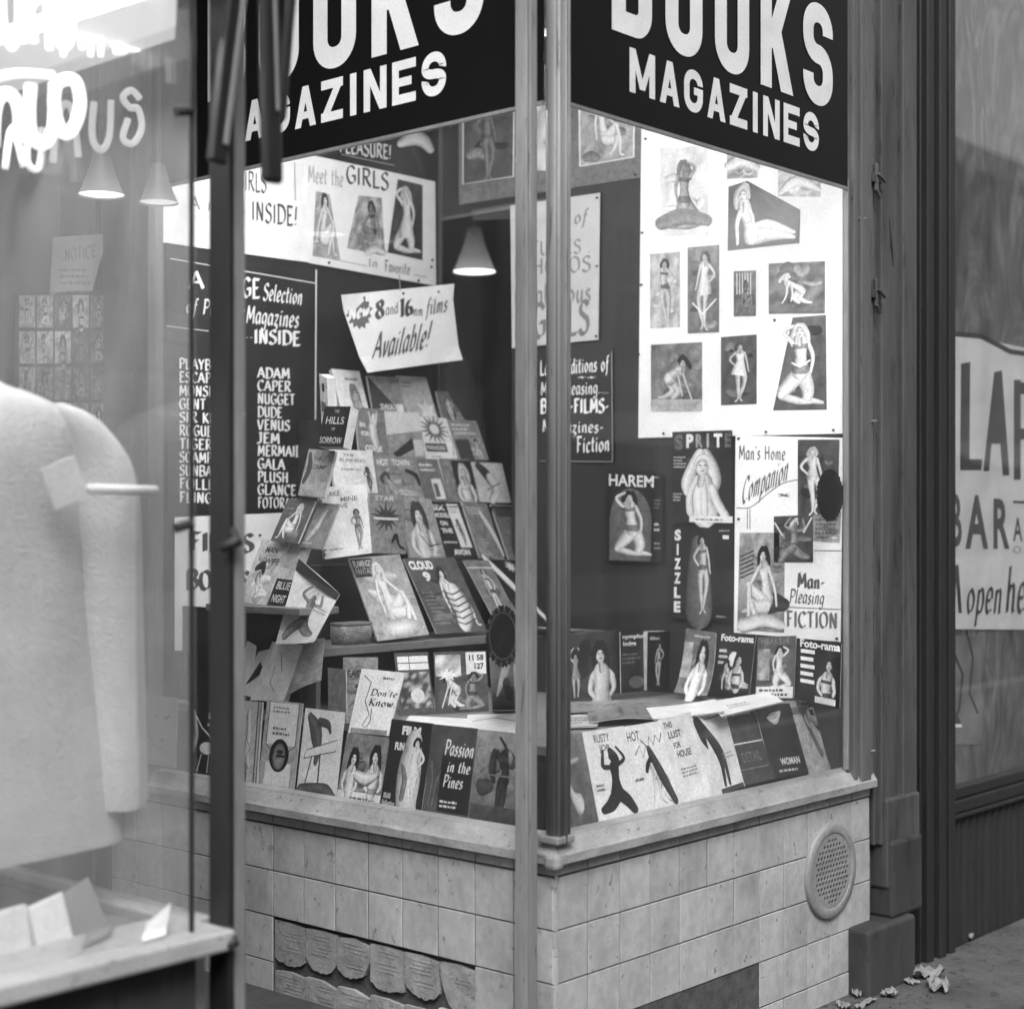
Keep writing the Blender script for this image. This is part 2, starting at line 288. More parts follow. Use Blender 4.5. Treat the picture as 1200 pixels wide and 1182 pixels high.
def textmesh(s_, bold=.0):
    k = (s_, bold)
    if k not in FONT:
        cu = bpy.data.curves.new('letters', 'FONT'); cu.body = s_; cu.offset = bold; cu.resolution_u = 3; cu.fill_mode = 'FRONT'
        ob = bpy.data.objects.new('letters', cu); me = bpy.data.meshes.new_from_object(ob)
        vs = [(v.co.x, v.co.y) for v in me.vertices]; fs = [tuple(p.vertices) for p in me.polygons]
        x0 = min(v[0] for v in vs); x1 = max(v[0] for v in vs); y0 = min(v[1] for v in vs); y1 = max(v[1] for v in vs)
        FONT[k] = ([((a-x0)/(x1-x0), (b_-y0)/(y1-y0)) for a, b_ in vs], fs)
        bpy.data.objects.remove(ob); bpy.data.curves.remove(cu); bpy.data.meshes.remove(me)
    return FONT[k]

# ------------------------------------------------------------------ printed artwork on a surface map M(u, v, height)
STEP = 4.5e-5
class Art:
    def __init__(s, mb, M, mat=0): s.mb = mb; s.M = M; s.h = 2e-4; s.mat = mat
    def up(s): s.h += STEP
    def poly(s, pts, tone):
        s.up(); n = len(pts); s.mb.add([s.M(p[0], p[1], s.h) for p in pts], [tuple(range(n))], tone, s.mat)
    def rect(s, u0, v0, u1, v1, tone, sk=0, nx=1, ny=1, var=0, tone2=None):
        s.up(); pts = []; tn = []
        for j in range(ny+1):
            for i in range(nx+1):
                a, b_ = i/nx, j/ny; pts.append(s.M(u0+(u1-u0)*a, v0+(v1-v0)*b_+sk*a, s.h))
                tb = tone if tone2 is None else tone+(tone2-tone)*b_
                tn.append(max(.03, min(.97, tb+random.uniform(-var, var))))
        s.mb.add(pts, [(j*(nx+1)+i, j*(nx+1)+i+1, (j+1)*(nx+1)+i+1, (j+1)*(nx+1)+i) for j in range(ny) for i in range(nx)], tn, s.mat)
    def ell(s, cu, cv, ru, rv, tone, n=18, edge=None):
        s.up(); e = tone if edge is None else edge
        pts = [s.M(cu, cv, s.h)]+[s.M(cu+ru*math.cos(2*math.pi*k/n), cv+rv*math.sin(2*math.pi*k/n), s.h) for k in range(n)]
        s.mb.add(pts, [(0, 1+k, 1+(k+1) % n) for k in range(n)] if s.sgn() else [(0, 1+(k+1) % n, 1+k) for k in range(n)], [tone]+[e]*n, s.mat)
    def sgn(s):
        if not hasattr(s, '_s'): s._s = True
        return s._s
    def snake(s, pts, tone, edge=None, T=lambda x, y: (x, y), cap=True):
        """pts (x,y,r) in figure space; T maps to artwork space; shaded across its width like a printed photograph"""
        pts = [tuple(q) for q in pts]
        def capp(a, b_):   # rounded end beyond a, coming from b_
            dx, dy = a[0]-b_[0], a[1]-b_[1]; L = math.hypot(dx, dy) or 1; r = abs(a[2]); dx, dy = dx/L*r, dy/L*r
            return [(a[0]+dx*k, a[1]+dy*k, r*math.sqrt(max(0.0004, 1-k*k))) for k in (.5, .8, 1.0)]
        p = catmull(pts, 4)
        if cap: p = capp(p[0], p[1])[::-1]+p+capp(p[-1], p[-2])
        s.up(); n = len(p); e = tone*.72 if edge is None else edge; V = []; tn = []
        for i in range(n):
            a, b_ = p[max(0, i-1)], p[min(n-1, i+1)]; dx, dy = b_[0]-a[0], b_[1]-a[1]; L = math.hypot(dx, dy) or 1; nx, ny = -dy/L, dx/L
            r = abs(p[i][2])
            for k, tt in ((-1, e*.85), (-.45, tone*.92), (.4, min(.97, tone*1.1)), (1, tone*.84)):
                V.append(s.M(*T(p[i][0]+nx*r*k, p[i][1]+ny*r*k), s.h)); tn.append(tt)
        s.mb.add(V, [(i*4+k, i*4+k+1, (i+1)*4+k+1, (i+1)*4+k) for i in range(n-1) for k in range(3)], tn, s.mat)
    def line(s, pts, wd, tone):
        """constant width ribbon in artwork space; wd=(wu,wv)"""
        s.up(); V = []
        for i, q in enumerate(pts):
            a, b_ = pts[max(0, i-1)], pts[min(len(pts)-1, i+1)]; dx, dy = (b_[0]-a[0])/wd[0], (b_[1]-a[1])/wd[1]; L = math.hypot(dx, dy) or 1
            nx, ny = -dy/L*wd[0]/2, dx/L*wd[1]/2
            V += [s.M(q[0]+nx, q[1]+ny, s.h), s.M(q[0]-nx, q[1]-ny, s.h)]
        s.mb.add(V, [(2*i, 2*i+1, 2*i+3, 2*i+2) for i in range(len(pts)-1)], tone, s.mat)
    def text(s, tx, u0, v0, u1, v1, tone, bold=.02, sk=0, sl=0):
        vs, fs = textmesh(tx, bold); s.up()
        s.mb.add([s.M(u0+(u1-u0)*a+sl*b_, v0+(v1-v0)*b_+sk*a, s.h) for a, b_ in vs], fs, tone, s.mat)
    def nib(s, tx, u0, v0, u1, v1, tone, pen=(.055, .04), sk=0, sl=0, wob=.02):
        """hand lettering: v0 = baseline, v1 = cap line"""
        tot = sum(G.get(c, G['.'])[0]+.16 for c in tx)-.16; x = 0; hh = s.h
        for ch in tx:
            w_, st = strokes(ch); jy = random.uniform(-wob, wob)
            for k, pl in enumerate(st):
                s.h = hh+STEP*(1+k*.35); V = []
                for i, (a, b_) in enumerate(pl):
                    q, r_ = pl[max(0, i-1)], pl[min(len(pl)-1, i+1)]; dx, dy = r_[0]-q[0], r_[1]-q[1]; L = math.hypot(dx, dy) or 1
                    ox, oy = pen[0], pen[1]
                    nx, ny = -dy/L*.028, dx/L*.028
                    if ox*nx+oy*ny < 0: nx, ny = -nx, -ny
                    ox += nx; oy += ny
                    for sg in (-1, 1):
                        gx, gy = x+a+sg*ox, b_+sg*oy+jy
                        V.append(s.M(u0+(u1-u0)*gx/tot+sl*gy, v0+(v1-v0)*gy+sk*gx/tot, s.h))
                s.mb.add(V, [(2*i, 2*i+1, 2*i+3, 2*i+2) for i in range(len(pl)-1)], tone, s.mat)
            x += w_+.16
        s.h = hh+STEP*2.5
    def lines(s, u0, v0, u1, v1, n, tone, sk=0):
        s.up(); dv = (v1-v0)/n
        for k in range(n):
            x = 0; vv = v1-dv*(k+.8)
            end = random.uniform(.6, 1)
            while x < end:
                l = random.uniform(.05, .16); l = min(l, end-x)
                a, b_ = u0+(u1-u0)*x, u0+(u1-u0)*(x+l)
                hgt = dv*random.uniform(.38, .55)
                s.mb.add([s.M(a, vv+sk*x, s.h), s.M(b_, vv+sk*(x+l), s.h), s.M(b_, vv+hgt+sk*(x+l), s.h), s.M(a, vv+hgt+sk*x, s.h)], [(0, 1, 2, 3)], tone, s.mat)
                x += l+.035
    def burst(s, cu, cv, ru, rv, n, tone, inner=.45):
        pts = [(cu+ru*(1 if k % 2 else inner)*random.uniform(.85, 1)*math.cos(math.pi*k/n), cv+rv*(1 if k % 2 else inner)*random.uniform(.85, 1)*math.sin(math.pi*k/n)) for k in range(2*n)]
        s.up(); s.mb.add([s.M(cu, cv, s.h)]+[s.M(a, b_, s.h) for a, b_ in pts], [(0, 1+k, 1+(k+1) % (2*n)) for k in range(2*n)], tone, s.mat)
    def fig(s, pose, u0, v0, u1, v1, skin=.8, hair=.25, cloth=.4, flip=False, style='suit', sk=0):
        W, hd, ha, seq = POSE[pose]
        rs_ = random.Random(len(s.mb.v)+int(abs(u0)*97)); shr = rs_.uniform(-.13, .13); bwx = rs_.uniform(-.05, .05)
        if rs_.random() < .4: flip = not flip
        du, dv = (u1-u0)*.06, (v1-v0)*.03; u0, u1, v0, v1 = u0+du, u1-du, v0+dv, v1-dv
        def T(x, y):
            a = (x+shr*W*(y-.5)+bwx*W*math.sin(math.pi*2*y))/W
            if flip: a = 1-a
            return u0+(u1-u0)*a, v0+(v1-v0)*y+sk*a
        for q in ha: s.snake(q, hair, hair*.7, T)
        torso = None
        for kind, q in seq:
            if kind == 'l': s.snake(q, skin, skin*.68, T)
            if kind == 't':
                torso = q; s.snake(q, skin, skin*.7, T)
                (x0, y0, r0), (x1, y1, r1), (x2, y2, r2) = q[0], q[len(q)//2], q[-1]
                if style == 'suit':
                    s.snake([(x0*.9+x1*.1, y0*.9+y1*.1, r0*.98), (x0*.55+x1*.45, y0*.55+y1*.45, (r0+r1)*.5)], cloth, cloth*.75, T, False)
                    s.snake([(x1*.35+x2*.65, y1*.35+y2*.65, (r1+r2)*.53), (x2, y2, r2*1.03), (x2, y2-r2*.35, r2*.6)], cloth, cloth*.75, T, False)
                else:
                    s.snake([(x0, y0, r0*.95), (x1, y1, r1*1.08), (x2, y2, r2*1.15), (x2+(x2-x1)*1.1, y2+(y2-y1)*1.1, r2*1.5)], cloth, cloth*.75, T, False)
        x, y, r = hd
        s.snake([(x, y-r*1.9, r*.42), (x, y-r*.7, r*.45)], skin*.85, skin*.6, T)
        s.up(); n = 16; pts = [s.M(*T(x, y), s.h)]+[s.M(*T(x+r*.78*math.cos(2*math.pi*k/n), y+r*math.sin(2*math.pi*k/n)), s.h) for k in range(n)]
        s.mb.add(pts, [(0, 1+k, 1+(k+1) % n) for k in range(n)], [skin]+[skin*(.86+.12*math.cos(2*math.pi*k/n)) for k in range(n)], s.mat)
        s.snake([(x-r*.85, y-r*.1, r*.22), (x-r*.55, y+r*.65, r*.36), (x+r*.1, y+r*.9, r*.4), (x+r*.7, y+r*.5, r*.3), (x+r*.88, y-r*.2, r*.2)], hair, hair*.75, T)
        for ex in (-.32, .3): s.snake([(x+r*(ex-.13), y+r*.08, r*.07), (x+r*(ex+.13), y+r*.08, r*.06)], min(.34, skin*.5), .3, T)
        s.snake([(x-r*.2, y-r*.5, r*.07), (x+r*.16, y-r*.5, r*.05)], min(.4, skin*.6), .36, T)
        s.snake([(x+r*.02, y-r*.05, r*.03), (x+r*.06, y-r*.25, r*.06)], skin*.7, skin*.65, T)
POSE = {
 'stand': (.42, (.2, .915, .055), [[(.18, .96, .03), (.145, .9, .03), (.15, .84, .02)], [(.22, .965, .03), (.26, .9, .028), (.25, .85, .018)]],
   [('l', [(.275, .81, .024), (.31, .68, .02), (.33, .55, .014), (.34, .51, .015)]), ('l', [(.235, .55, .052), (.27, .42, .045), (.26, .29, .032), (.235, .2, .031), (.21, .07, .016), (.24, .02, .018)]), ('l', [(.17, .55, .052), (.165, .42, .046), (.17, .28, .032), (.175, .2, .032), (.18, .06, .016), (.15, .01, .018)]), ('t', [(.2, .8, .078), (.215, .69, .052), (.2, .57, .08)]), ('l', [(.13, .81, .024), (.05, .7, .021), (.13, .6, .015)])]),
 'armsup': (.46, (.22, .8, .055), [[(.22, .86, .05), (.17, .78, .03), (.16, .7, .02)], [(.24, .86, .04), (.28, .78, .03), (.28, .7, .02)]],
   [('l', [(.2, .5, .06), (.17, .28, .04), (.18, .03, .018)]), ('l', [(.26, .5, .06), (.3, .3, .04), (.27, .03, .018)]), ('t', [(.22, .7, .08), (.23, .6, .058), (.23, .49, .088)]), ('l', [(.15, .71, .026), (.06, .82, .022), (.17, .95, .016)]), ('l', [(.3, .71, .026), (.4, .82, .022), (.28, .96, .016)])]),
 'kneel': (.62, (.3, .87, .075), [[(.28, .93, .045), (.22, .84, .045), (.2, .72, .03)], [(.34, .93, .04), (.39, .85, .04), (.4, .74, .03)]],
   [('l', [(.4, .74, .032), (.47, .58, .028), (.45, .4, .02)]), ('l', [(.4, .08, .045), (.54, .06, .03), (.6, .05, .02)]), ('l', [(.36, .36, .1), (.42, .2, .085), (.4, .1, .06)]), ('l', [(.08, .12, .05), (.28, .07, .045), (.44, .05, .02)]), ('l', [(.28, .36, .1), (.16, .24, .085), (.08, .15, .06)]), ('t', [(.3, .74, .105), (.315, .58, .07), (.32, .42, .115)]), ('l', [(.2, .75, .032), (.1, .86, .028), (.22, .93, .02)])]),
 'sit': (.8, (.34, .87, .075), [[(.31, .94, .045), (.25, .84, .045), (.23, .7, .03)], [(.37, .94, .04), (.42, .86, .035), (.42, .76, .025)]],
   [('t', [(.32, .72, .1), (.3, .55, .07), (.3, .36, .12)]), ('l', [(.34, .3, .1), (.52, .42, .08), (.62, .5, .06)]), ('l', [(.62, .48, .05), (.64, .28, .045), (.66, .06, .022), (.74, .03, .02)]), ('l', [(.34, .26, .1), (.5, .26, .08), (.58, .3, .06)]), ('l', [(.58, .28, .05), (.5, .12, .04), (.44, .04, .02)]), ('l', [(.23, .72, .03), (.14, .5, .026), (.12, .28, .02)]), ('l', [(.41, .72, .03), (.52, .6, .026), (.6, .52, .018)])]),
 'recline': (1.5, (.22, .84, .13), [[(.2, .98, .08), (.08, .84, .09), (.08, .66, .06)], [(.28, .96, .07), (.36, .82, .06)]],
   [('l', [(.5, .24, .15), (.8, .34, .11), (1.1, .3, .085), (1.45, .24, .03)]), ('l', [(.48, .18, .16), (.8, .2, .12), (1.1, .2, .085), (1.46, .16, .03)]), ('t', [(.28, .62, .17), (.34, .42, .13), (.42, .22, .19)]), ('l', [(.18, .58, .055), (.06, .34, .05), (.12, .06, .035)]), ('l', [(.4, .6, .05), (.46, .42, .045), (.3, .36, .03)])]),
 'bend': (1.0, (.34, .78, .09), [[(.34, .88, .07), (.24, .8, .06), (.18, .7, .05)], [(.38, .88, .05), (.44, .82, .04)]],
   [('l', [(.72, .46, .1), (.62, .24, .08), (.8, .12, .05), (.95, .1, .03)]), ('l', [(.66, .44, .1), (.48, .24, .08), (.62, .1, .05)]), ('t', [(.42, .62, .11), (.56, .56, .09), (.68, .46, .13)]), ('l', [(.36, .6, .035), (.28, .34, .03), (.18, .08, .022)]), ('l', [(.48, .6, .035), (.44, .36, .03), (.4, .14, .02)])]),
 'bust': (.84, (.42, .72, .15), [[(.36, .88, .09), (.27, .72, .08), (.24, .52, .07), (.26, .38, .04)], [(.48, .88, .09), (.57, .72, .08), (.59, .54, .06), (.57, .42, .03)]],
   [('l', [(.14, .22, .08), (.2, .33, .09), (.42, .42, .09), (.64, .33, .09), (.7, .22, .08)]), ('t', [(.42, .36, .22), (.43, .14, .18), (.42, -.02, .2)]), ('l', [(.13, .24, .07), (.1, .1, .065), (.16, .0, .05)]), ('l', [(.71, .24, .07), (.72, .1, .065), (.62, .0, .05)])]),
 'chin': (.84, (.45, .76, .14), [[(.4, .93, .09), (.29, .74, .1), (.22, .52, .11), (.22, .36, .06)], [(.5, .93, .09), (.61, .74, .1), (.67, .52, .11), (.66, .38, .06)]],
   [('t', [(.43, .46, .2), (.4, .28, .2), (.34, .06, .22)]), ('l', [(.24, .42, .07), (.12, .2, .07), (.0, .03, .07)]), ('l', [(.42, .58, .035), (.36, .34, .055), (.34, .08, .065)]), ('l', [(.52, .58, .035), (.6, .34, .055), (.58, .08, .065)])]),
 'shadow': (.4, (.24, .78, .05), [], [('l', [(.2, .46, .055), (.19, .24, .04), (.22, .02, .02)]), ('l', [(.24, .46, .05), (.25, .24, .036), (.27, .02, .02)]), ('t', [(.23, .68, .065), (.2, .58, .05), (.21, .46, .075)]), ('l', [(.2, .7, .024), (.22, .86, .02), (.3, .98, .016)]), ('l', [(.28, .7, .03), (.36, .82, .04), (.38, .6, .05), (.33, .45, .02)])]),
 'crouch': (.7, (.3, .84, .07), [[(.3, .93, .06), (.38, .84, .06), (.42, .74, .035)]],
   [('t', [(.32, .7, .1), (.34, .52, .08), (.36, .34, .13)]), ('l', [(.22, .7, .035), (.08, .74, .04), (.14, .95, .025)]), ('l', [(.4, .72, .035), (.56, .8, .03), (.44, .98, .02)]), ('l', [(.36, .3, .12), (.2, .16, .1), (.02, .1, .06)]), ('l', [(.4, .3, .1), (.56, .18, .1), (.66, .04, .08)])]),
}
def run(a, cmds):
    for c in cmds:
        k = c[0]; r = list(c[1:]); kw = r.pop() if r and isinstance(r[-1], dict) else {}
        getattr(a, k)(*r, **kw)
def bil(q, u, v):   # q = BL, BR, TR, TL
    return q[0]*(1-u)*(1-v)+q[1]*u*(1-v)+q[2]*u*v+q[3]*(1-u)*v

# ------------------------------------------------------------------ magazines and books
def sheet_item(name, label, cat, q, th, cmds, bg=.5, bend=None, group=None, pages='page_edge', mat='print', var=.03, bg2=None, cover_over=.0015):
    """q: BL,BR,TR,TL in world space; th = thickness behind the cover; bend(u,v) -> offset along the normal (m)"""
    nrm = (q[1]-q[0]).cross(q[3]-q[0]).normalized()
    bd = bend or (lambda u, v: 0)
    def M(u, v, h): return bil(q, u, v)+nrm*(h+bd(u, v))
    root = thing(name, label, cat, tuple(min(q, key=lambda p: p.z)), group)
    nx, ny = (10, 14)
    mb = MB()
    # page block
    V = []; Fc = []
    for lay in (-th, -.0006):
        for j in range(ny+1):
            for i in range(nx+1): V.append(M(.008+i/nx*.984, .006+j/ny*.988, lay))
    n1 = (nx+1)*(ny+1); idx = lambda i, j, k: k*n1+j*(nx+1)+i
    for i in range(nx):
        Fc += [(idx(i, 0, 0), idx(i+1, 0, 0), idx(i+1, 0, 1), idx(i, 0, 1)), (idx(i, ny, 1), idx(i+1, ny, 1), idx(i+1, ny, 0), idx(i, ny, 0))]
    for j in range(ny):
        Fc += [(idx(0, j, 1), idx(0, j+1, 1), idx(0, j+1, 0), idx(0, j, 0)), (idx(nx, j, 0), idx(nx, j+1, 0), idx(nx, j+1, 1), idx(nx, j, 1))]
    for j in range(ny):
        for i in range(nx): Fc.append((idx(i, j, 0), idx(i, j+1, 0), idx(i+1, j+1, 0), idx(i+1, j, 0)))
    mb.add(V, Fc); mb.build('page_block', pages, root)
    if group in ('books and magazines on the slanted rack', 'books on the left side of the rack') and .25 < bg < .8: bg += .09; bg2 = bg2+.09 if bg2 else None  # rack covers toned lighter to make up for the weak light there
    cv = MB(); V = []; T_ = []
    for lay in (-.0004, 1e-4):
        for j in range(ny+1):
            for i in range(nx+1):
                V.append(M(i/nx, j/ny, lay)); tb = bg if bg2 is None else bg+(bg2-bg)*j/ny
                T_.append(max(.03, min(.97, tb+random.uniform(-var, var))))
    Fc = []
    for j in range(ny):
        for i in range(nx):
            Fc += [(idx(i, j, 1), idx(i+1, j, 1), idx(i+1, j+1, 1), idx(i, j+1, 1)), (idx(i, j, 0), idx(i, j+1, 0), idx(i+1, j+1, 0), idx(i+1, j, 0))]
    for i in range(nx): Fc += [(idx(i, 0, 0), idx(i+1, 0, 0), idx(i+1, 0, 1), idx(i, 0, 1)), (idx(i, ny, 1), idx(i+1, ny, 1), idx(i+1, ny, 0), idx(i, ny, 0))]
    for j in range(ny): Fc += [(idx(0, j, 1), idx(0, j+1, 1), idx(0, j+1, 0), idx(0, j, 0)), (idx(nx, j, 0), idx(nx, j+1, 0), idx(nx, j+1, 1), idx(nx, j, 1))]
    cv.add(V, Fc, T_)
    ar = Art(cv, M)
    if any(c[0] == 'fig' for c in cmds) and cat in ('magazine', 'book') and bg < .75:
        for _ in range(7):
            au, av = random.uniform(.12, .6), random.uniform(.12, .8); rr = random.uniform(.03, .09); tn_ = max(.06, min(.92, bg+random.uniform(-.12, .14)))
            ar.snake([(au, av, rr), (au+random.uniform(.05, .15), av+random.uniform(-.05, .05), rr*1.3), (au+.22, av, rr)], tn_, tn_*.92)
    run(ar, cmds)
    cv.build('cover', mat, root)
    return root
def quad_fam(BL, BR, TL, fam, off, TR=None):
    if fam == 'L': a, b_ = onX(*BL, off), onX(*BR, off); nn = Vector((0, 1, 0))
    elif fam == 'R': a, b_ = onY(*BL, off), onY(*BR, off); nn = Vector((1, 0, 0))
    else:
        a, b_ = onZ(*BL, off), onZ(*BR, off); nn = (b_-a); nn.z = 0; nn.normalize()
    d = on(*TL, a, nn)
    c = on(*TR, b_, nn) if TR else b_+(d-a)
    return [a, b_, c, d]
def mag(label, BL, BR, TL, fam, off, cmds, bg=.5, th=.004, bend=None, TR=None, name='magazine', cat='magazine', group=None, **kw):
    return sheet_item(name, label, cat, quad_fam(BL, BR, TL, fam, off, TR), th, cmds, bg, bend, group, **kw)
bow = lambda k: (lambda u, v: k*(4*u*(1-u))*.5+k*.5*(4*v*(1-v)))

# ================================================================== SETTING
def slab(name, x0, x1, y0, y1, z0, z1, mat, kind='structure', **kw):
    m_ = MB(); m_.box(x0, x1, y0, y1, z0, z1); o = m_.build(name, mat, **kw)
    if kind: o['kind'] = kind
    return o
slab('ground', -60, 60, -60, 40, -.4, -.12, 'road')
slab('sidewalk', -14, 16, -3.2, 0.0, -.2, .045, 'sidewalk')
slab('kerb', -14, 16, -3.36, -3.203, -.2, .04, 'sill_stone', bevel=.02)
slab('entry_floor', -.88, -.001, .003, 1.6, -.1, .15, 'step_stone', bevel=.006)
slab('entry_ceiling', -.9, -.03, .3, 1.6, 3.5, 3.54, 'grey_wall')
slab('shop_ceiling', .0, 1.27, .03, 1.53, 2.84, 2.88, 'grey_wall')

# back room seen through the gap beside the rack
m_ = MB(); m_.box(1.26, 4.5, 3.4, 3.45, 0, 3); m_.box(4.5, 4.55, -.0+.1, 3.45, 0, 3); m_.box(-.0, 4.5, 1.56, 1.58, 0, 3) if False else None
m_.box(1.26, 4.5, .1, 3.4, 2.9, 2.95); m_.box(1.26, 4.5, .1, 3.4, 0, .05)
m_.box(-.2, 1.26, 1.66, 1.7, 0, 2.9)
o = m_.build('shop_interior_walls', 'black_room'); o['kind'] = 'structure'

# buildings across the street (mirrored in the panes)
def far_building(label, x0, x1, h, nwx, nwz, cat='building', y=-13):
    t_ = thing('street_building', label, cat, (x0, y, 0), 'buildings across the street')
    part('wall', 'facade_stone', t_, lambda m: m.box(x0, x1, y-6, y, -.1, h))
    part('cornice', 'sill_stone', t_, lambda m: m.box(x0, x1, y+.003, y+.35, h-.5, h))
    ww = (x1-x0)/nwx; hh = (h-3.6)/nwz
    for i in range(nwx):
        for j in range(nwz):
            cx, cz = x0+ww*(i+.5), 3.6+hh*(j+.4)
            wnd = part('window', 'light_wood', t_, lambda m: [m.box(cx-.6, cx+.6, y+.003, y+.08, cz-.05, cz+.05), m.box(cx-.6, cx-.5, y+.003, y+.08, cz-.9, cz+.9), m.box(cx+.5, cx+.6, y+.003, y+.08, cz-.9, cz+.9), m.box(cx-.7, cx+.7, y+.003, y+.15, cz-1.0, cz-.9)])
            pm = MB(); pm.box(cx-.5, cx+.5, y+.003, y+.03, cz-.9, cz+.9)
            p = pm.build('pane', 'glass_dark'); p.location = p.location-t_.location; p.parent = wnd
    for i in range(max(1, nwx//2)):
        a = x0+(x1-x0)*(i+.1)/(nwx//2 or 1); b_ = x0+(x1-x0)*(i+.85)/(nwx//2 or 1)
        part('shop_window', 'glass_dark', t_, lambda m: m.box(a, b_, y+.003, y+.05, .5, 2.8))
        part('awning', 'box_card', t_, lambda m: m.obox((a, y+.06, 2.9), (b_-a, 0, 0), (0, 1.1, -.5), (0, 0, .05)))
far_building('wide stone building across the street, reflected in the panes', -22, -6, 11, 6, 3)
far_building('lower stone building across the street, reflected in the panes', -6, 6, 8, 4, 2)
far_building('tall stone building across the street, reflected in the right pane', 6, 19, 13, 5, 3)
far_building('narrow stone building across the street, reflected at far right', 19, 34, 9, 5, 2)

# ------------------------------------------------------------------ tiled walls below the windows
def tile_mesh(w_, h_, d=.012, c=.0011):
    """local: x along wall, z up, front at y=0 facing -y"""
    V = [(c, 0, c), (w_-c, 0, c), (w_-c, 0, h_-c), (c, 0, h_-c), (0, c*.8, 0), (w_, c*.8, 0), (w_, c*.8, h_), (0, c*.8, h_), (0, d, 0), (w_, d, 0), (w_, d, h_), (0, d, h_)]
    Fc = [(0, 1, 2, 3), (4, 5, 1, 0), (5, 6, 2, 1), (6, 7, 3, 2), (7, 4, 0, 3), (8, 9, 5, 4), (9, 10, 6, 5), (10, 11, 7, 6), (11, 8, 4, 7)]
    return V, Fc
TW = .1122; GAP = .0034
_tm = {}
def get_tile(w_, h_, mat):
    k = (round(w_, 4), round(h_, 4), mat)
    if k not in _tm:
        me = bpy.data.meshes.new('tile'); V, Fc = tile_mesh(*k[:2]); me.from_pydata(V, [], Fc); me.materials.append(MATS[mat]); me.update(); _tm[k] = me
    return _tm[k]
def place_tile(parent, P, rotz, w_, h_, mat, name='tile', dep=0):
    o = bpy.data.objects.new(name, get_tile(w_, h_, mat)); COL.objects.link(o); o.parent = parent
    o.location = Vector(P)-Vector(parent.location)
    o.rotation_euler = (random.uniform(-.006, .006), 0, rotz+random.uniform(-.006, .006)); return o
rows = [(.5575, .5795)]+[(.5552-TW*(k+1), .5552-TW*k) for k in range(5)]
wr = thing('tiled_wall', 'low wall of square glazed tiles with a round vent under the right pane', 'wall', (.7, 0, 0))
def core_r(m):
    m.box(.012, 1.36, .0145, .13, 0, .579)
    xa, xb, za, zb = .002+TW*2-.002, .002+TW*7-.002, rows[3][0]-.002, rows[3][1]-.002   # grout bed, left out where the tiles are gone
    m.box(.006, 1.33, .003, .0143, zb, .579); m.box(.006, 1.33, .003, .0143, 0, za); m.box(.006, xa, .003, .0143, za, zb); m.box(xb, 1.33, .003, .0143, za, zb)
part('wall_core', 'mortar', wr, core_r)
for z0, z1 in rows:
    for k in range(12):
        x0 = .002+TW*k
        missing = (z1 < .34 and z1 > .2 and 2 <= k <= 6) and (z1 < .345)
        if missing and z1 < .33 : continue
        x1 = min(x0+TW-GAP, 1.33)
        place_tile(wr, (x0, random.uniform(-.0008, .0008), z0), 0, x1-x0, z1-z0-GAP, 'tile')
# patched strip where tiles are gone
for k in range(2, 7):
    place_tile(wr, (.002+TW*k, .005, .328-TW+.003), 0, TW-.001, TW-.006, 'broken_backing', name='tile_backing')
wl = thing('tiled_wall', 'low tiled wall in the entry with a row of broken tiles under the left pane', 'wall', (0, .8, 0))
yA, yB = .004+TW*2-.002, .004+TW*8-.002
for k_ in range(14):
    if .19 < .004+TW*k_+TW-GAP-TW/2: yA = .004+TW*k_-.002; break
for k_ in range(14):
    if .93 <= .004+TW*k_+TW-GAP-TW/2: yB = .004+TW*k_-.002; break
part('wall_core', 'mortar', wl, lambda m: [m.box(.0145, .13, .132, 1.6, 0, .579), m.box(.003, .0143, .006, 1.6, rows[3][1]-.002, .579), m.box(.003, .0143, .006, yA, 0, rows[3][1]-.0022), m.box(.003, .0143, yB, 1.6, 0, rows[3][1]-.0022)])
part('wall_corner_core', 'mortar', wl, lambda m: m.box(.013, .0135+.0, .012, .13, 0, .578) or m.box(.0132, .02, .014, .131, 0, .5785))
def bt(m, y1, z0, w_, h_, seed):
    """tile back with rounded, broken lower edge and moulded ribs"""
    rnd = random.Random(seed); n = 12; pts = []
    top = [(0, h_), (w_, h_)]
    pw = rnd.uniform(1.6, 4); am = rnd.uniform(.08, .34); ct_ = rnd.uniform(.75, 1.25); lo_ = rnd.uniform(0, .1)
    low = [(w_*(1-i/n), h_*(lo_+am*abs(2*i/n-ct_)**pw+rnd.uniform(0, .055))) for i in range(n+1)]
    ring = [(top[0][0], top[0][1]*rnd.uniform(.93, 1)), (w_*.5, h_), (top[1][0], top[1][1]*rnd.uniform(.86, 1))]+low
    c = (w_/2, h_/2); k = len(ring)
    V = [(.004, y1-c[0], z0+c[1])]+[(.004, y1-a, z0+b_) for a, b_ in ring]+[(.014, y1-a, z0+b_) for a, b_ in ring]
    Fc = [(0, 1+i, 1+(i+1) % k) for i in range(k)]+[(1+i, 1+k+i, 1+k+(i+1) % k, 1+(i+1) % k) for i in range(k)]
    m.add(V, Fc)
    for r_ in range(7):
        if rnd.random() < .3: continue
        zz = z0+h_*(.36+.085*r_); wa = rnd.uniform(.5, .84)
        m.obox((.0030, y1-w_*(.93-rnd.uniform(0, .2)), zz), (.0011, 0, 0), (0, w_*wa*.8, 0), (0, 0, .0018))
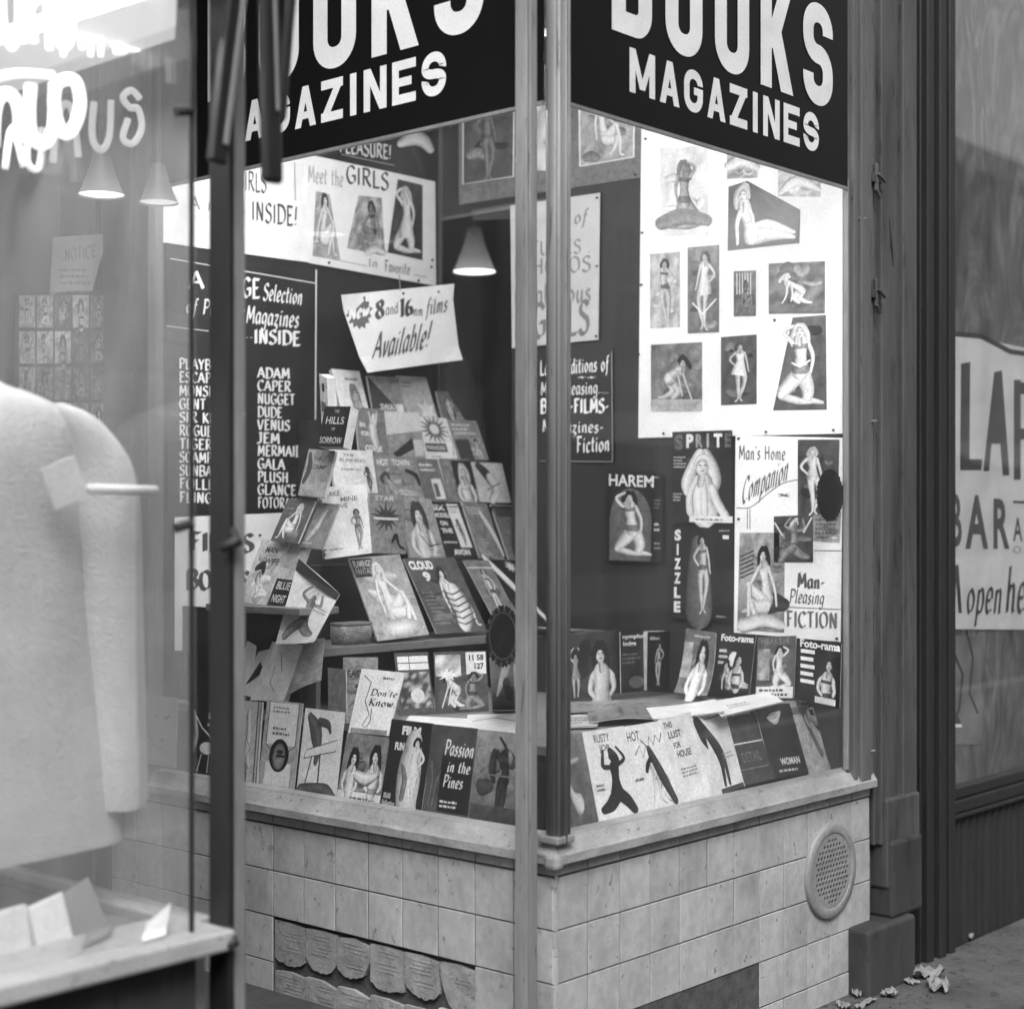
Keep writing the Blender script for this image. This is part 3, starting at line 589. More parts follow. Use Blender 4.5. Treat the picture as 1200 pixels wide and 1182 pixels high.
for ri, (z0, z1) in enumerate(rows):
    for k in range(14):
        y1 = .004+TW*k+TW-GAP
        if y1 > 1.60: continue
        if k == 0: pass
        yc = y1-TW/2
        if ri == 3 and .19 < yc < .93:
            if yc > .25: part('broken_tile', 'broken_backing', wl, lambda m: bt(m, y1-.002, z0-.004, TW-.004, TW*.95, k))
            continue
        if ri == 4 and (.3 < yc < .85):
            part('broken_tile', 'broken_backing', wl, lambda m: bt(m, y1-.002, z0-.006, TW-.003, TW*.9, k+40)); continue
        place_tile(wl, (random.uniform(-.0008, .0008), y1, z0), -math.pi/2, TW-GAP, z1-z0-GAP, 'tile_side')
# chipped corner bead between the two walls
def bead(m):
    z = .05
    while z < .565:
        h_ = random.uniform(.012, .07); w1 = random.uniform(.003, .011)
        m.obox((-.001+random.uniform(0, .003), -.001, z), (.010, 0, 0), (0, w1, 0), (0, 0, h_)); z += h_+random.choice([.0008, .001, .001, .006])
part('corner_bead', 'tile_side', wl, bead, bevel=.002)

# vent
cv = (onY(946, 1020, 0)+onY(996, 1020, 0))/2; cz = onY(970, 1020, 0).z
vt = thing('wall_vent', 'round perforated metal vent set in the tiled wall', 'vent', (cv.x, 0, cz))
VR = .124
def vring(m):
    n = 48; rr = [(VR, 0.0), (VR, -.008), (VR*.975, -.0115), (VR*.81, -.0125), (VR*.785, -.011), (VR*.785, -.008)]
    V = [(cv.x+r*math.cos(2*math.pi*k/n), y, cz+r*math.sin(2*math.pi*k/n)) for r, y in rr for k in range(n)]
    m.add(V, [(i*n+k, i*n+(k+1) % n, (i+1)*n+(k+1) % n, (i+1)*n+k) for i in range(len(rr)-1) for k in range(n)])
part('vent_rim', 'vent_metal', vt, vring, smooth=True)
part('vent_backing', 'black_room', vt, lambda m: m.loft([(0, 0, 0, 1, 1)], 4) if False else m.add([(cv.x, -.0022, cz)]+[(cv.x+VR*.8*math.cos(2*math.pi*k/40), -.0022, cz+VR*.8*math.sin(2*math.pi*k/40)) for k in range(40)], [(0, 1+k, 1+(k+1) % 40) for k in range(40)]))
def grille(m):
    p = .0152; s3 = math.sqrt(3); hr = .0054; Ro = VR*.79
    for j in range(-9, 10):
        for i in range(-9, 10):
            x = (i+.5*(j % 2))*p; z = j*p*s3/2; d = math.hypot(x, z)
            if d > Ro+p*.3: continue
            hole = d < VR*.68
            hexa = [(x+p/s3*math.cos(R(30+60*k)), z+p/s3*math.sin(R(30+60*k))) for k in range(6)]
            # drop anything past the rim inward
            hexa = [(a*min(1, Ro/max(1e-6, math.hypot(a, b_))), b_*min(1, Ro/max(1e-6, math.hypot(a, b_)))) for a, b_ in hexa]
            if not hole:
                m.add([(cv.x+a, -.0105, cz+b_) for a, b_ in hexa], [tuple(range(6))]); continue
            out = []
            for k in range(6): out += [hexa[k], ((hexa[k][0]+hexa[(k+1) % 6][0])/2, (hexa[k][1]+hexa[(k+1) % 6][1])/2)]
            inn = [(x+hr*math.cos(R(30+30*k)), z+hr*math.sin(R(30+30*k))) for k in range(12)]
            V = [(cv.x+a, -.0105, cz+b_) for a, b_ in out]+[(cv.x+a, -.0105, cz+b_) for a, b_ in inn]+[(cv.x+a, -.0075, cz+b_) for a, b_ in inn]
            m.add(V, [(k, (k+1) % 12, 12+(k+1) % 12, 12+k) for k in range(12)]+[(12+k, 12+(k+1) % 12, 24+(k+1) % 12, 24+k) for k in range(12)])
part('grille', 'vent_metal', vt, grille)

# ------------------------------------------------------------------ display window: sill, corner post, jambs, panes
dw = thing('display_window', 'corner display window of the bookshop with two large panes meeting at a metal post', 'shop window', (0, 0, .58))
def sill(m, fam):
    prof = [(.03, .583), (-.024, .585), (-.024, .603), (-.019, .609), (0.0, .640), (.03, .642)]
    a, b_ = (-.024, 1.328) if fam == 'R' else (-.024, 1.60)
    n = 24; V = []
    for i in range(n+1):
        s_ = a+(b_-a)*i/n
        for k, (p, z) in enumerate(prof):
            ss = s_ if i else min(p, .0)   # mitre at the corner
            wv = (random.uniform(-.0012, .0012) if 0 < k < 4 else 0)
            V.append((ss, p+wv, z) if fam == 'R' else (p+wv, ss, z))
    K = len(prof)
    m.add(V, [(i*K+k, i*K+k+1, (i+1)*K+k+1, (i+1)*K+k) for i in range(n) for k in range(K-1)]+[tuple(n*K+k for k in range(K))])
part('sill', 'sill_stone', dw, lambda m: sill(m, 'R')); part('sill', 'sill_stone', dw, lambda m: sill(m, 'L'))
part('sill_corner', 'sill_stone', dw, lambda m: m.box(-.029, -.001, -.029, .008, .576, .607), bevel=.008)
def cpost(m):
    n = 16; ang = [2*math.pi*k/n for k in range(n)]
    for x, y, r in ((.004, -.004, .0235),):
        m.tube([(x, y, .632), (x, y, 2.9)], r, 16)
    m.tube([(-.012, -.022, .632), (-.012, -.022, 2.9)], .006, 8); m.tube([(.024, -.016, .632), (.024, -.016, 2.9)], .006, 8)
    m.tube([(.004, -.027, .632), (.004, -.027, 2.9)], .004, 8)
part('corner_post', 'corner_metal', dw, cpost, smooth=True)
part('corner_post_foot', 'corner_metal', dw, lambda m: m.box(-.026, .032, -.03, .026, .628, .645), bevel=.004)
part('glass_pane', 'window_glass', dw, lambda m: m.box(-.003, .003, .022, 1.38, .636, 2.8))
part('glass_pane', 'window_glass', dw, lambda m: m.box(.026, 1.205, -.003, .003, .636, 2.8))
def stepped(m, x0, x1, y0, z0, z1, prof):
    for a, b_, d in prof: m.box(x0+(x1-x0)*a, x0+(x1-x0)*b_, y0-d, y0+.012, z0, z1)
part('jamb', 'jamb_wood', dw, lambda m: stepped(m, 1.205, 1.325, 0, .60, 3, [(.0, .12, .004), (.12, .3, .016), (.3, .36, .010), (.36, .8, .022), (.8, 1, .014)]), bevel=.002)
part('glazing_bead', 'light_strip', dw, lambda m: m.box(1.1965, 1.2045, -.010, .004, .642, 2.2), bevel=.001)
part('jamb', 'jamb_wood', dw, lambda m: [m.box(-.02, .03, 1.38, 1.44, .58, 2.9), m.box(-.028, .03, 1.443, 1.50, .58, 2.9), m.box(-.02, .03, 1.503, 1.6, .58, 2.9)], bevel=.003)
# display interior boards
part('window_floor', 'shelf_paint', dw, lambda m: m.box(.03, 1.2, .03, 1.5, .57, .60))
bb = part('backboard', 'dark_board', dw, lambda m: m.box(.031, 1.22, 1.5, 1.53, .6, 2.84))
yo = onX(600, 400, 1.22).y; zo = onX(600, 243, 1.22).z; zl = onX(600, 722, 1.22).z
part('side_board', 'dark_board', dw, lambda m: [m.box(1.22, 1.25, .03, yo, .6, 2.84), m.box(1.22, 1.25, yo, 1.53, zo, 2.84), m.box(1.22, 1.25, yo, 1.53, .6, zl)])
part('side_board_edge', 'jamb_wood', dw, lambda m: [m.box(1.214, 1.2195, yo, 1.5, zo-.006, zo+.004), m.box(1.205, 1.2195, 1.492, 1.4995, 1.2, 2.84)])

# sign valances behind the panes
def arc(cx, cy, rx, ry, a0, a1, n=8): return [(cx+rx*math.cos(R(a0+(a1-a0)*i/n)), cy+ry*math.sin(R(a0+(a1-a0)*i/n))) for i in range(n+1)]
def blk(a, ch, x, y, w_, h, t, tone):
    P = a.poly; Rr = lambda x0, y0, x1, y1: a.rect(x0, y0, x1, y1, tone)
    def dg(x0, y0, x1, y1, tt=t): P([(x0-tt/2, y0), (x0+tt/2, y0), (x1+tt/2, y1), (x1-tt/2, y1)], tone)
    L = lambda pts: a.line(pts, (t, t), tone)
    xl, xr, yb, yt, r = x+t/2, x+w_-t/2, y+t/2, y+h-t/2, min(w_*.34, (w_-t)*.47)
    if ch == 'M': Rr(x, y, x+t, y+h); Rr(x+w_-t, y, x+w_, y+h); dg(x+t*.55, y+h, x+w_/2, y+h*.12, t*.9); dg(x+w_-t*.55, y+h, x+w_/2, y+h*.12, t*.9)
    elif ch == 'A': dg(x+t/2, y, x+w_/2, y+h); dg(x+w_-t/2, y, x+w_/2, y+h); Rr(x+w_*.24, y+h*.2, x+w_*.76, y+h*.2+t*.8)
    elif ch == 'Z': Rr(x, y+h-t, x+w_, y+h); Rr(x, y, x+w_, y+t); dg(x+t*.6, y+t*.5, x+w_-t*.6, y+h-t*.5, t*1.2)
    elif ch == 'I': Rr(x+w_/2-t/2, y, x+w_/2+t/2, y+h)
    elif ch == 'N': Rr(x, y, x+t, y+h); Rr(x+w_-t, y, x+w_, y+h); dg(x+t*.55, y+h, x+w_-t*.55, y, t*1.05)
    elif ch == 'E': Rr(x, y, x+t, y+h); Rr(x, y+h-t, x+w_, y+h); Rr(x, y, x+w_, y+t); Rr(x, y+h/2-t*.45, x+w_*.82, y+h/2+t*.45)
    elif ch == 'K': Rr(x, y, x+t, y+h); dg(x+t*.9, y+h*.38, x+w_-t*.55, y+h, t*1.1); dg(x+w_*.45, y+h*.56, x+w_-t*.5, y, t*1.15)
    elif ch == 'B':
        Rr(x, y, x+t, y+h); q = r*.8
        L([(x+t/2, yt), (xr-q, yt)]+arc(xr-q, yt-q, q, q, 90, 0)+arc(xr-q, y+h*.53+q, q, q, 0, -90)+[(x+t/2, y+h*.53)])
        L([(x+t/2, y+h*.525), (xr-q, y+h*.525)]+arc(xr-q, y+h*.525-q, q, q, 90, 0)+arc(xr-q, yb+q, q, q, 0, -90)+[(x+t/2, yb)])
    elif ch == 'O':
        p = arc(xr-r, yt-r, r, r, 0, 90)+arc(xl+r, yt-r, r, r, 90, 180)+arc(xl+r, yb+r, r, r, 180, 270)+arc(xr-r, yb+r, r, r, 270, 360); L(p+[p[0], p[1]])
    elif ch == 'G':
        L([(xr, y+h*.66)]+arc(xr-r, yt-r, r, r, 0, 90)+arc(xl+r, yt-r, r, r, 90, 180)+arc(xl+r, yb+r, r, r, 180, 270)+arc(xr-r, yb+r, r, r, 270, 360)+[(xr, y+h*.48)]); Rr(x+w_*.52, y+h*.42, x+w_, y+h*.42+t*.8)
    elif ch == 'S':
        m_ = y+h/2; ry = min(r, yt-r-m_)
        L([(xr, y+h*.70)]+arc(xr-r, yt-r, r, r, 0, 90)+arc(xl+r, yt-r, r, r, 90, 180)+arc(xl+r, m_+ry, r, ry, 180, 262, 5)+arc(xr-r, m_-ry, r, ry, 82, 0, 5)+arc(xr-r, yb+r, r, r, 360, 270)+arc(xl+r, yb+r, r, r, 270, 180)+[(xl, y+h*.30)])
def valance(label, fam):
    t_ = thing('sign_board', label, 'sign', (.012, .7, 2.18) if fam == 'L' else (.6, .012, 2.18))
    if fam == 'L':
        part('board', 'sign_black', t_, lambda m: m.box(-.010, -.004, .024, 1.378, 2.18, 2.80)); M = lambda u, v, h: Vector((-.0102-h, -u, v))
        part('lit_board_edge', 'light_strip', t_, lambda m: m.box(-.011, -.0035, .024, 1.378, 2.172, 2.1797)); base = lambda t0: -t0  # pale strip paints the tube light caught along the board's lower edge
    else:
        part('board', 'sign_black', t_, lambda m: m.box(.032, 1.195, -.010, -.004, 2.18, 2.80)); M = lambda u, v, h: Vector((u, -.0102-h, v))
        part('lit_board_edge', 'light_strip', t_, lambda m: m.box(.032, 1.195, -.011, -.0035, 2.172, 2.1797)); base = lambda t0: t0
    m_ = MB(); a = Art(m_, M)
    u0 = .245 if fam == 'R' else -1.107; u1 = 1.046 if fam == 'R' else -.302
    ws = {'M': 1.25, 'I': .45}; tot = sum(ws.get(c, 1)+.24 for c in 'MAGAZINES')-.24; k = (u1-u0)/tot; x = u0
    for c in 'MAGAZINES':
        ww = ws.get(c, 1)*k; blk(a, c, x, 2.243, ww, .098, .0215, .77); x += ww+.24*k
    u0 = .18 if fam == 'R' else -1.14; u1 = 1.115 if fam == 'R' else -.19
    k = (u1-u0)/(5+.35*4); x = u0
    for c in 'BOOKS': blk(a, c, x, 2.365, k, .262, .050, .77); x += 1.35*k
    m_.build('lettering', 'sign_print', t_)
m, t, b = nmat('sign_black'); b.inputs['Base Color'].default_value = (.006, .006, .006, 1); b.inputs['Roughness'].default_value = .35; b.inputs['Specular IOR Level'].default_value = .2
valance('black BOOKS MAGAZINES sign across the top of the right pane', 'R')
valance('black BOOKS MAGAZINES sign across the top of the left pane', 'L')
# fluorescent tubes behind the valances
for lab, p0, p1 in (('lit tube behind the sign over the right pane', (.12, .10, 2.33), (.80, .10, 2.33)), ('lit tube behind the sign over the left pane', (.10, .18, 2.33), (.10, 1.3, 2.33))):
    t_ = thing('fluorescent_light', lab, 'light', p0)
    part('tube', 'tube_light' if p0[0] > .11 else 'tube_light_strong', t_, lambda m: m.tube([p0, p1], .012, 10))
    d = (Vector(p1)-Vector(p0)).normalized()
    part('housing', 'light_strip', t_, lambda m: m.obox(Vector(p0)-d*.03+Vector((-.02, -.02, .03)) , d*((Vector(p1)-Vector(p0)).length+.06)+Vector((0, 0, 0)), Vector((d.y, d.x, 0))*.04, (0, 0, .03)))
slab('lintel', -14, 1.6, .31, .36, 3.55, 7, 'facade_stone', kind=None)['label'] = 'stone upper front of the bookshop building above the windows'
o = bpy.data.objects['lintel']; o['category'] = 'wall'; o.name = 'upper_front'
slab('soffit', .0, 1.6, .0, 1.6, 2.901, 3.0, 'jamb_wood')

# gate channel in front of the entry wall
gp = MB(); gp.box(-.087, -.053, .002, .034, .0, 3.0); gp.box(-.080, -.060, -.002, .0018, .0, 3.0)
tag(gp.build('gate_post', 'light_wood', bevel=.003), 'narrow pale wooden post standing just left of the corner post', 'post')

# ------------------------------------------------------------------ right-hand post, pedestal, pilaster, neighbour's front
slab('door_gap', 1.326, 1.346, .035, .06, 0, 3, 'black_iron')
rp = thing('door_post', 'old weathered wooden post with rusted hinges right of the bookshop window', 'post', (1.45, 0, 0))
part('post', 'old_wood', rp, lambda m: stepped(m, 1.345, 1.552, 0, .42, 3, [(0, .08, .006), (.08, .5, .02), (.5, .62, .012), (.62, 1, .026)]), bevel=.004)
part('post_foot', 'old_wood', rp, lambda m: m.box(1.372, 1.556, -.034, .06, .30, .545), bevel=.008)
part('split', 'black_iron', rp, lambda m: [m.tube([onY(1042, 255, -.0205), onY(1044, 285, -.0205), onY(1047, 312, -.0205)], [.001, .0045, .001], 6)])
for py in (210, 345):
    c = onY(1022, py, -.01)
    def hinge(m, c=c):
        m.tube([c+Vector((0, -.012, -.035)), c+Vector((0, -.012, .04))], .0075, 8); m.obox(c+Vector((-.02, -.016, -.012)), (.045, 0, 0), (0, .012, 0), (0, 0, .022))
        m.tube([c+Vector((-.004, -.02, .012)), c+Vector((.024, -.028, -.008))], .006, 6); m.tube([c+Vector((-.006, -.018, -.03)), c+Vector((.006, -.022, -.052))], .005, 6)
    part('hinge', 'old_wood', rp, hinge, bevel=.002)
for px, py in ((1021, 494), (1019, 880), (1008, 257)):
    c = onY(px, py, -.012); part('hook', 'light_strip', rp, lambda m: m.tube([c+Vector((-.012, -.004, 0)), c+Vector((.012, -.01, .002))], .003, 6))
c = onY(1019, 1091, -.062); xr = onY(1074, 1091, -.062).x
pd = thing('pedestal', 'dark worn stone block at the foot of the wooden door post', 'pedestal', (c.x, 0, 0))
part('block', 'pedestal_stone', pd, lambda m: m.box(c.x, xr, -.062, .05, 0, c.z), bevel=.012, seg=3)
part('upper_block', 'pedestal_stone', pd, lambda m: m.box(1.378, 1.55, -.045, .05, c.z-.001, .43), bevel=.01)
slab('dark_recess', 1.553, 1.618, .05, .08, 0, 3, 'black_iron')
pl = thing('pilaster', 'dark fluted metal pilaster between the two shopfronts', 'pilaster', (1.7, 0, 0))
for i, (a, b_, d) in enumerate(((1.624, 1.634, .0), (1.634, 1.672, .018), (1.675, 1.70, .006), (1.703, 1.742, .022), (1.746, 1.762, .006), (1.766, 1.803, .02))):
    part('flute', 'ribbed_metal', pl, lambda m: m.box(a, b_, -d, .06, .03, 3), bevel=.005, seg=3)
nb = thing('neighbour_shopfront', 'vacant shopfront at far right with whitewashed window over ribbed panel', 'shopfront', (2.6, 0, 0))
part('whitewashed_pane', 'whitewash', nb, lambda m: m.box(1.803, 4.4, .045, .055, .50, 3.0))
part('glass_pane', 'window_glass', nb, lambda m: m.box(1.803, 4.4, .024, .029, .50, 3.0))
part('transom', 'ribbed_metal', nb, lambda m: [m.box(1.803, 4.4, -.005, .06, .44, .475), m.box(1.803, 4.4, .008, .06, .478, .51), m.box(1.803, 4.4, -.012, .05, .425, .437)], bevel=.003)
part('panel', 'black_iron', nb, lambda m: m.box(1.803, 4.4, .03, .06, .03, .424))
x = 1.808
while x < 4.35:
    part('rib', 'ribbed_metal', nb, lambda m: m.loft([(x+.018, .028, .035, .018, .026), (x+.018, .028, .423, .018, .026)], 14), smooth=False); x += .0505
slab('neighbour_upper_front', 1.56, 5, .25, .3, 3.0, 7, 'facade_stone', kind=None)
tag(bpy.data.objects['neighbour_upper_front'], 'stone upper front above the vacant shop at far right', 'wall')

# ------------------------------------------------------------------ near shop on the left with the coat
ns = thing('near_shop_window', 'blurred corner shop window at left holding a pale coat', 'shop window', (-.87, 0, .58))
part('ledge', 'ledge_white', ns, lambda m: m.box(-4, -.885, -.05, .12, .588, .622), bevel=.006)
part('display_floor', 'box_dark', ns, lambda m: m.box(-4, -.885, .122, 1.2, .56, .60))
part('glass_pane', 'near_glass', ns, lambda m: m.box(-4, -.935, .0, .006, .624, 2.6))
part('glass_pane', 'near_glass', ns, lambda m: m.box(-.874, -.868, .08, .93, .624, 2.6))
part('base_wall', 'pedestal_stone', ns, lambda m: m.box(-4, -.93, .0, .05, 0, .587))
part('base_wall', 'tile_side', ns, lambda m: m.box(-.90, -.865, .06, .96, 0, .587))
part('side_sill', 'sill_stone', ns, lambda m: m.box(-.905, -.84, .06, .96, .588, .618), bevel=.004)
part('corner_rod', 'dark_steel', ns, lambda m: m.tube([(-.945, -.008, .6), (-.945, -.008, 2.62)], .0045, 8))
for py in (130, 616):
    cc = onY(213, py, -.012); part('rod_clip', 'black_iron', ns, lambda m: [m.tube([cc+Vector((-.012, 0, -.004)), cc+Vector((.02, 0, .004))], .008, 8)])
part('rear_post', 'jamb_wood', ns, lambda m: m.box(-.895, -.85, .93, .985, 0, 2.62), bevel=.003)
part('ceiling', 'grey_wall', ns, lambda m: m.box(-4, -.87, .0, 1.2, 2.6, 2.64))
part('rear_wall', 'grey_wall', ns, lambda m: m.box(-4, -.9, 1.2, 1.24, 0, 2.64))
# steel pole with paler leading edge
sp = thing('steel_pole', 'dark out-of-focus steel pole with a pale edge in the left foreground', 'pole', (-.87, 0, 0))
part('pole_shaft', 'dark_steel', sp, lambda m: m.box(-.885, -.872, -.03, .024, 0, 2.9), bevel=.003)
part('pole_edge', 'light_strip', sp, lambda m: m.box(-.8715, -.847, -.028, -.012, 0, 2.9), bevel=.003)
for px, py in ((266, 634), (262, 1104)):
    cc = onY(px, py, -.04); part('bracket', 'black_iron', sp, lambda m: m.tube([(cc.x-.01, -.034, cc.z-.012), (cc.x+.014, -.05, cc.z), (cc.x+.02, -.03, cc.z+.02)], [.008, .011, .006], 8), smooth=True)
aw = thing('awning_arm', 'blurred dark folding gate arm splaying up from the steel pole', 'bracket', (-.86, -.05, 2))
def bar(m, pts, w_, y, d=.018):
    P = [onY(px, py, y) for px, py in pts]
    for a, b_ in zip(P, P[1:]):
        dr = (b_-a); s_ = Vector((dr.z, 0, -dr.x)).normalized()*w_; m.obox(a-s_/2, dr, s_, (0, d, 0))
part('arm', 'dark_steel', aw, lambda m: bar(m, [(258, 190), (283, -40)], .034, -.075), bevel=.004)
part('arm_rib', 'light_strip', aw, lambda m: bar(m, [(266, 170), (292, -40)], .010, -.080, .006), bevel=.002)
aw2 = thing('awning_arm', 'blurred dark hanging gate arm ending above the left poster', 'bracket', (-.8, -.08, 2.2))
part('arm', 'dark_steel', aw2, lambda m: bar(m, [(323, 214), (318, -40)], .040, -.13), bevel=.008)
part('arm', 'dark_steel', aw2, lambda m: bar(m, [(331, 140), (346, -40)], .022, -.12, .012), bevel=.006)
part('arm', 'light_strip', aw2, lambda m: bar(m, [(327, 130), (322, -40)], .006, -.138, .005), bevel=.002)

# entry rear wall and what hangs on it
ew = thing('entry_wall', 'pale panelled rear wall of the entry seen through the near window', 'wall', (-.8, 1.6, 0))
part('wall', 'grey_wall', ew, lambda m: m.box(-3, .0, 1.605, 1.65, 0, 3.5))
for a, b_ in ((-.03, .0),(-.14, -.05)):
    part('trim', 'dark_board', ew, lambda m: m.box(a, b_, 1.59, 1.604, .15, 2.6))
part('wainscot', 'mid_board', ew, lambda m: m.box(-1.2, -.16, 1.59, 1.604, .15, .95))
fx = thing('ceiling_light', 'long blurred lit ceiling fixture at the top left corner', 'light', tuple(onZ(100, 60, 2.16)))
q = [onZ(-60, 133, 2.16), onZ(205, 46, 2.16), onZ(208, -14, 2.16), onZ(-60, 72, 2.16)]
part('diffuser', 'soffit_light', fx, lambda m: m.add(q+[p+Vector((0, 0, .03)) for p in q], [(0, 1, 2, 3), (4, 5, 6, 7), (0, 1, 5, 4), (1, 2, 6, 5), (2, 3, 7, 6), (3, 0, 4, 7)]))
part('housing', 'grey_wall', fx, lambda m: m.add([p+Vector((0, 0, .031)) for p in q]+[p+Vector((0, 0, .12)) for p in q], [(0, 1, 2, 3), (4, 5, 6, 7), (0, 1, 5, 4), (1, 2, 6, 5), (2, 3, 7, 6), (3, 0, 4, 7)]))
def lamp(label, px, py, fn, rad, glow='lamp_glow'):
    c = fn(px, py); t_ = thing('pendant_lamp', label, 'lamp', tuple(c))
    part('lamp_shade', 'lamp_shade', t_, lambda m: m.loft([(c.x, c.y, c.z, rad, rad), (c.x, c.y, c.z+rad*.25, rad*.86, rad*.86), (c.x, c.y, c.z+rad*1.2, rad*.5, rad*.5), (c.x, c.y, c.z+rad*2.0, rad*.3, rad*.3)], 28, cap=False), smooth=True)
    part('lamp_glass', glow, t_, lambda m: m.add([(c.x, c.y, c.z+.004)]+[(c.x+rad*.95*math.cos(2*math.pi*k/28), c.y+rad*.95*math.sin(2*math.pi*k/28), c.z+.004) for k in range(28)], [(0, 1+k, 1+(k+1) % 28) for k in range(28)]))
    part('cord', 'black_iron', t_, lambda m: m.tube([c+Vector((0, 0, rad*2)), c+Vector((0, 0, 1.2))], .005, 6))
m, t, b = nmat('lamp_shade'); b.inputs['Base Color'].default_value = (.03, .03, .03, 1)
tc = N(t, 'ShaderNodeTexCoord'); sx = N(t, 'ShaderNodeSeparateXYZ'); t.links.new(tc.outputs['Generated'], sx.inputs[0]); t.links.new(ramp(t, sx.outputs[2], [(0, .16), (.35, .07), (1, .01)]), b.inputs['Emission Color']); b.inputs['Emission Strength'].default_value = 1   # lamplight in the shade put in as emission, brightest at its rim
lamp('lit cone lamp hanging in the dark back room right of the GIRLS poster', 556, 319, lambda a, b_: onX(a, b_, 2.2), .088)
lamp('lit cone lamp seen through the near window at left', 119, 229, lambda a, b_: onY(a, b_, 1.1), .055)
lamp('fainter lit lamp just left of the steel pole', 186, 238, lambda a, b_: onX(a, b_, -.35), .045, 'lamp_faint')

bl = thing('added_coat_lamp', 'unseen lamp added over the pale coat to light it from above', 'lamp', (-1.2, .2, 2.42))  # put in out of view to brighten the coat's shoulder
part('bulb', 'bulb', bl, lambda m: m.loft([(-1.2, .2, 2.40, .001, .001), (-1.2, .2, 2.405, .05, .05), (-1.2, .2, 2.43, .06, .06), (-1.2, .2, 2.46, .03, .03)], 20), smooth=True)
part('lamp_shade', 'lamp_shade', bl, lambda m: m.loft([(-1.2, .2, 2.44, .10, .10), (-1.2, .2, 2.51, .05, .05), (-1.2, .2, 2.53, .02, .02)], 24, cap=False), smooth=True)
# coat on a stand
cx0 = onY(-38, 700, .33).x; cy0 = .36; Z = lambda py: onY(80, py, .30).z
ct = thing('coat', 'pale coat on a stand with a price tag pinned to its front', 'coat', (cx0, cy0, Z(990)))
def wav(o):
    tx = bpy.data.textures.new('folds', 'CLOUDS'); tx.noise_scale = .13; d = o.modifiers.new('folds', 'DISPLACE'); d.texture = tx; d.strength = .03
    s_ = o.modifiers.new('sub', 'SUBSURF'); s_.levels = 1; s_.render_levels = 2
def body(m):
    s_ = [(992, .31, .13), (960, .305, .13), (900, .295, .125), (800, .27, .12), (700, .245, .11), (600, .235, .11), (540, .24, .11), (500, .235, .105), (478, .19, .095), (462, .12, .08), (452, .07, .06), (440, .055, .055)]
    m.loft([(cx0, cy0, Z(p), a, b_, .8) for p, a, b_ in s_], 36, cap=False)
part('coat_body', 'cloth_white', ct, body, smooth=True, mod=wav)
def sleeve(m):
    s_ = [(952, .268, .062), (945, .270, .064), (900, .270, .064), (800, .268, .066), (700, .262, .068), (600, .252, .07), (550, .24, .07), (510, .215, .062), (485, .18, .045), (476, .15, .02)]
    m.loft([(cx0+a, cy0-.05, Z(p), r, r*1.05) for p, a, r in s_], 24, cap=False)
part('sleeve', 'cloth_white', ct, sleeve, smooth=True, mod=wav)
part('sleeve_hem', 'cloth_white', ct, lambda m: m.loft([(cx0+.268, cy0-.05, Z(932), .0655, .069), (cx0+.268, cy0-.05, Z(928), .0665, .07), (cx0+.268, cy0-.05, Z(924), .0655, .069)], 24, cap=False), smooth=True)
q = [onY(*p, .2) for p in ((65, 598), (104, 581), (87, 533), (47, 550))]
tg = MB(); tg.add(q+[p+Vector((0, .003, 0)) for p in q], [(0, 1, 2, 3), (4, 5, 6, 7), (0, 1, 5, 4), (1, 2, 6, 5), (2, 3, 7, 6), (3, 0, 4, 7)])
tag(tg.build('price_tag', 'box_card'), 'blank white square price tag on the pale coat', 'tag')

# ================================================================== DISPLAY FURNITURE
ZT = .805
tb = thing('display_table', 'low platform filling the window under the laid out magazines', 'platform', (.6, .7, .6))
part('table_top', 'shelf_paint', tb, lambda m: m.box(.115, 1.205, .115, 1.49, ZT-.02, ZT-.001))
part('table_front', 'dark_board', tb, lambda m: [m.box(.13, .145, .13, 1.47, .601, ZT-.021), m.box(.146, 1.2, .13, .145, .601, ZT-.021)])
ZS = onY(372, 760, .955).z; XS = onY(372, 760, .955).x
rk = thing('book_rack', 'stepped dark rack carrying rows of slanted books and magazines', 'rack', (XS, .96, ZT))
part('shelf', 'shelf_paint', rk, lambda m: m.box(XS, 1.0, .95, 1.49, ZS-.022, ZS), bevel=.002)
part('shelf_end', 'shelf_paint', rk, lambda m: m.box(XS, XS+.015, .96, 1.49, ZT, ZS-.023))
part('shelf_back', 'dark_board', rk, lambda m: m.box(XS+.016, 1.0, 1.2, 1.21, ZT, ZS-.023))
OFF = [.957, 1.165, 1.25, 1.312, 1.375]
RZ = [748, 655, 587, 534, 491]
for k in range(1, 5):
    x0 = onY(372+k*2, RZ[k], OFF[k]).x; x1 = onY(640-k*18, RZ[k], OFF[k]).x; zz = onY(500, RZ[k]+3, OFF[k]).z-.003*k
    part('step', 'dark_board', rk, lambda m: m.box(x0, x1, OFF[k]-.004, (OFF[k+1]-.008 if k < 4 else 1.49), ZS+.001, zz))
zs2 = onX(300, 708, .12).z
ya, yb = onX(372, 712, .12).y, onX(262, 712, .12).y
part('side_shelf', 'shelf_paint', rk, lambda m: m.box(.06, XS-.002, ya, min(yb, 1.49), zs2-.018, zs2), bevel=.002)
part('side_shelf_back', 'dark_board', rk, lambda m: m.box(XS-.02, XS-.004, 1.0, 1.49, ZT, zs2-.02))

GR = 'books and magazines on the slanted rack'; GB = 'magazines leaning along the foot of the panes'; GT = 'magazines standing at the back of the platform'
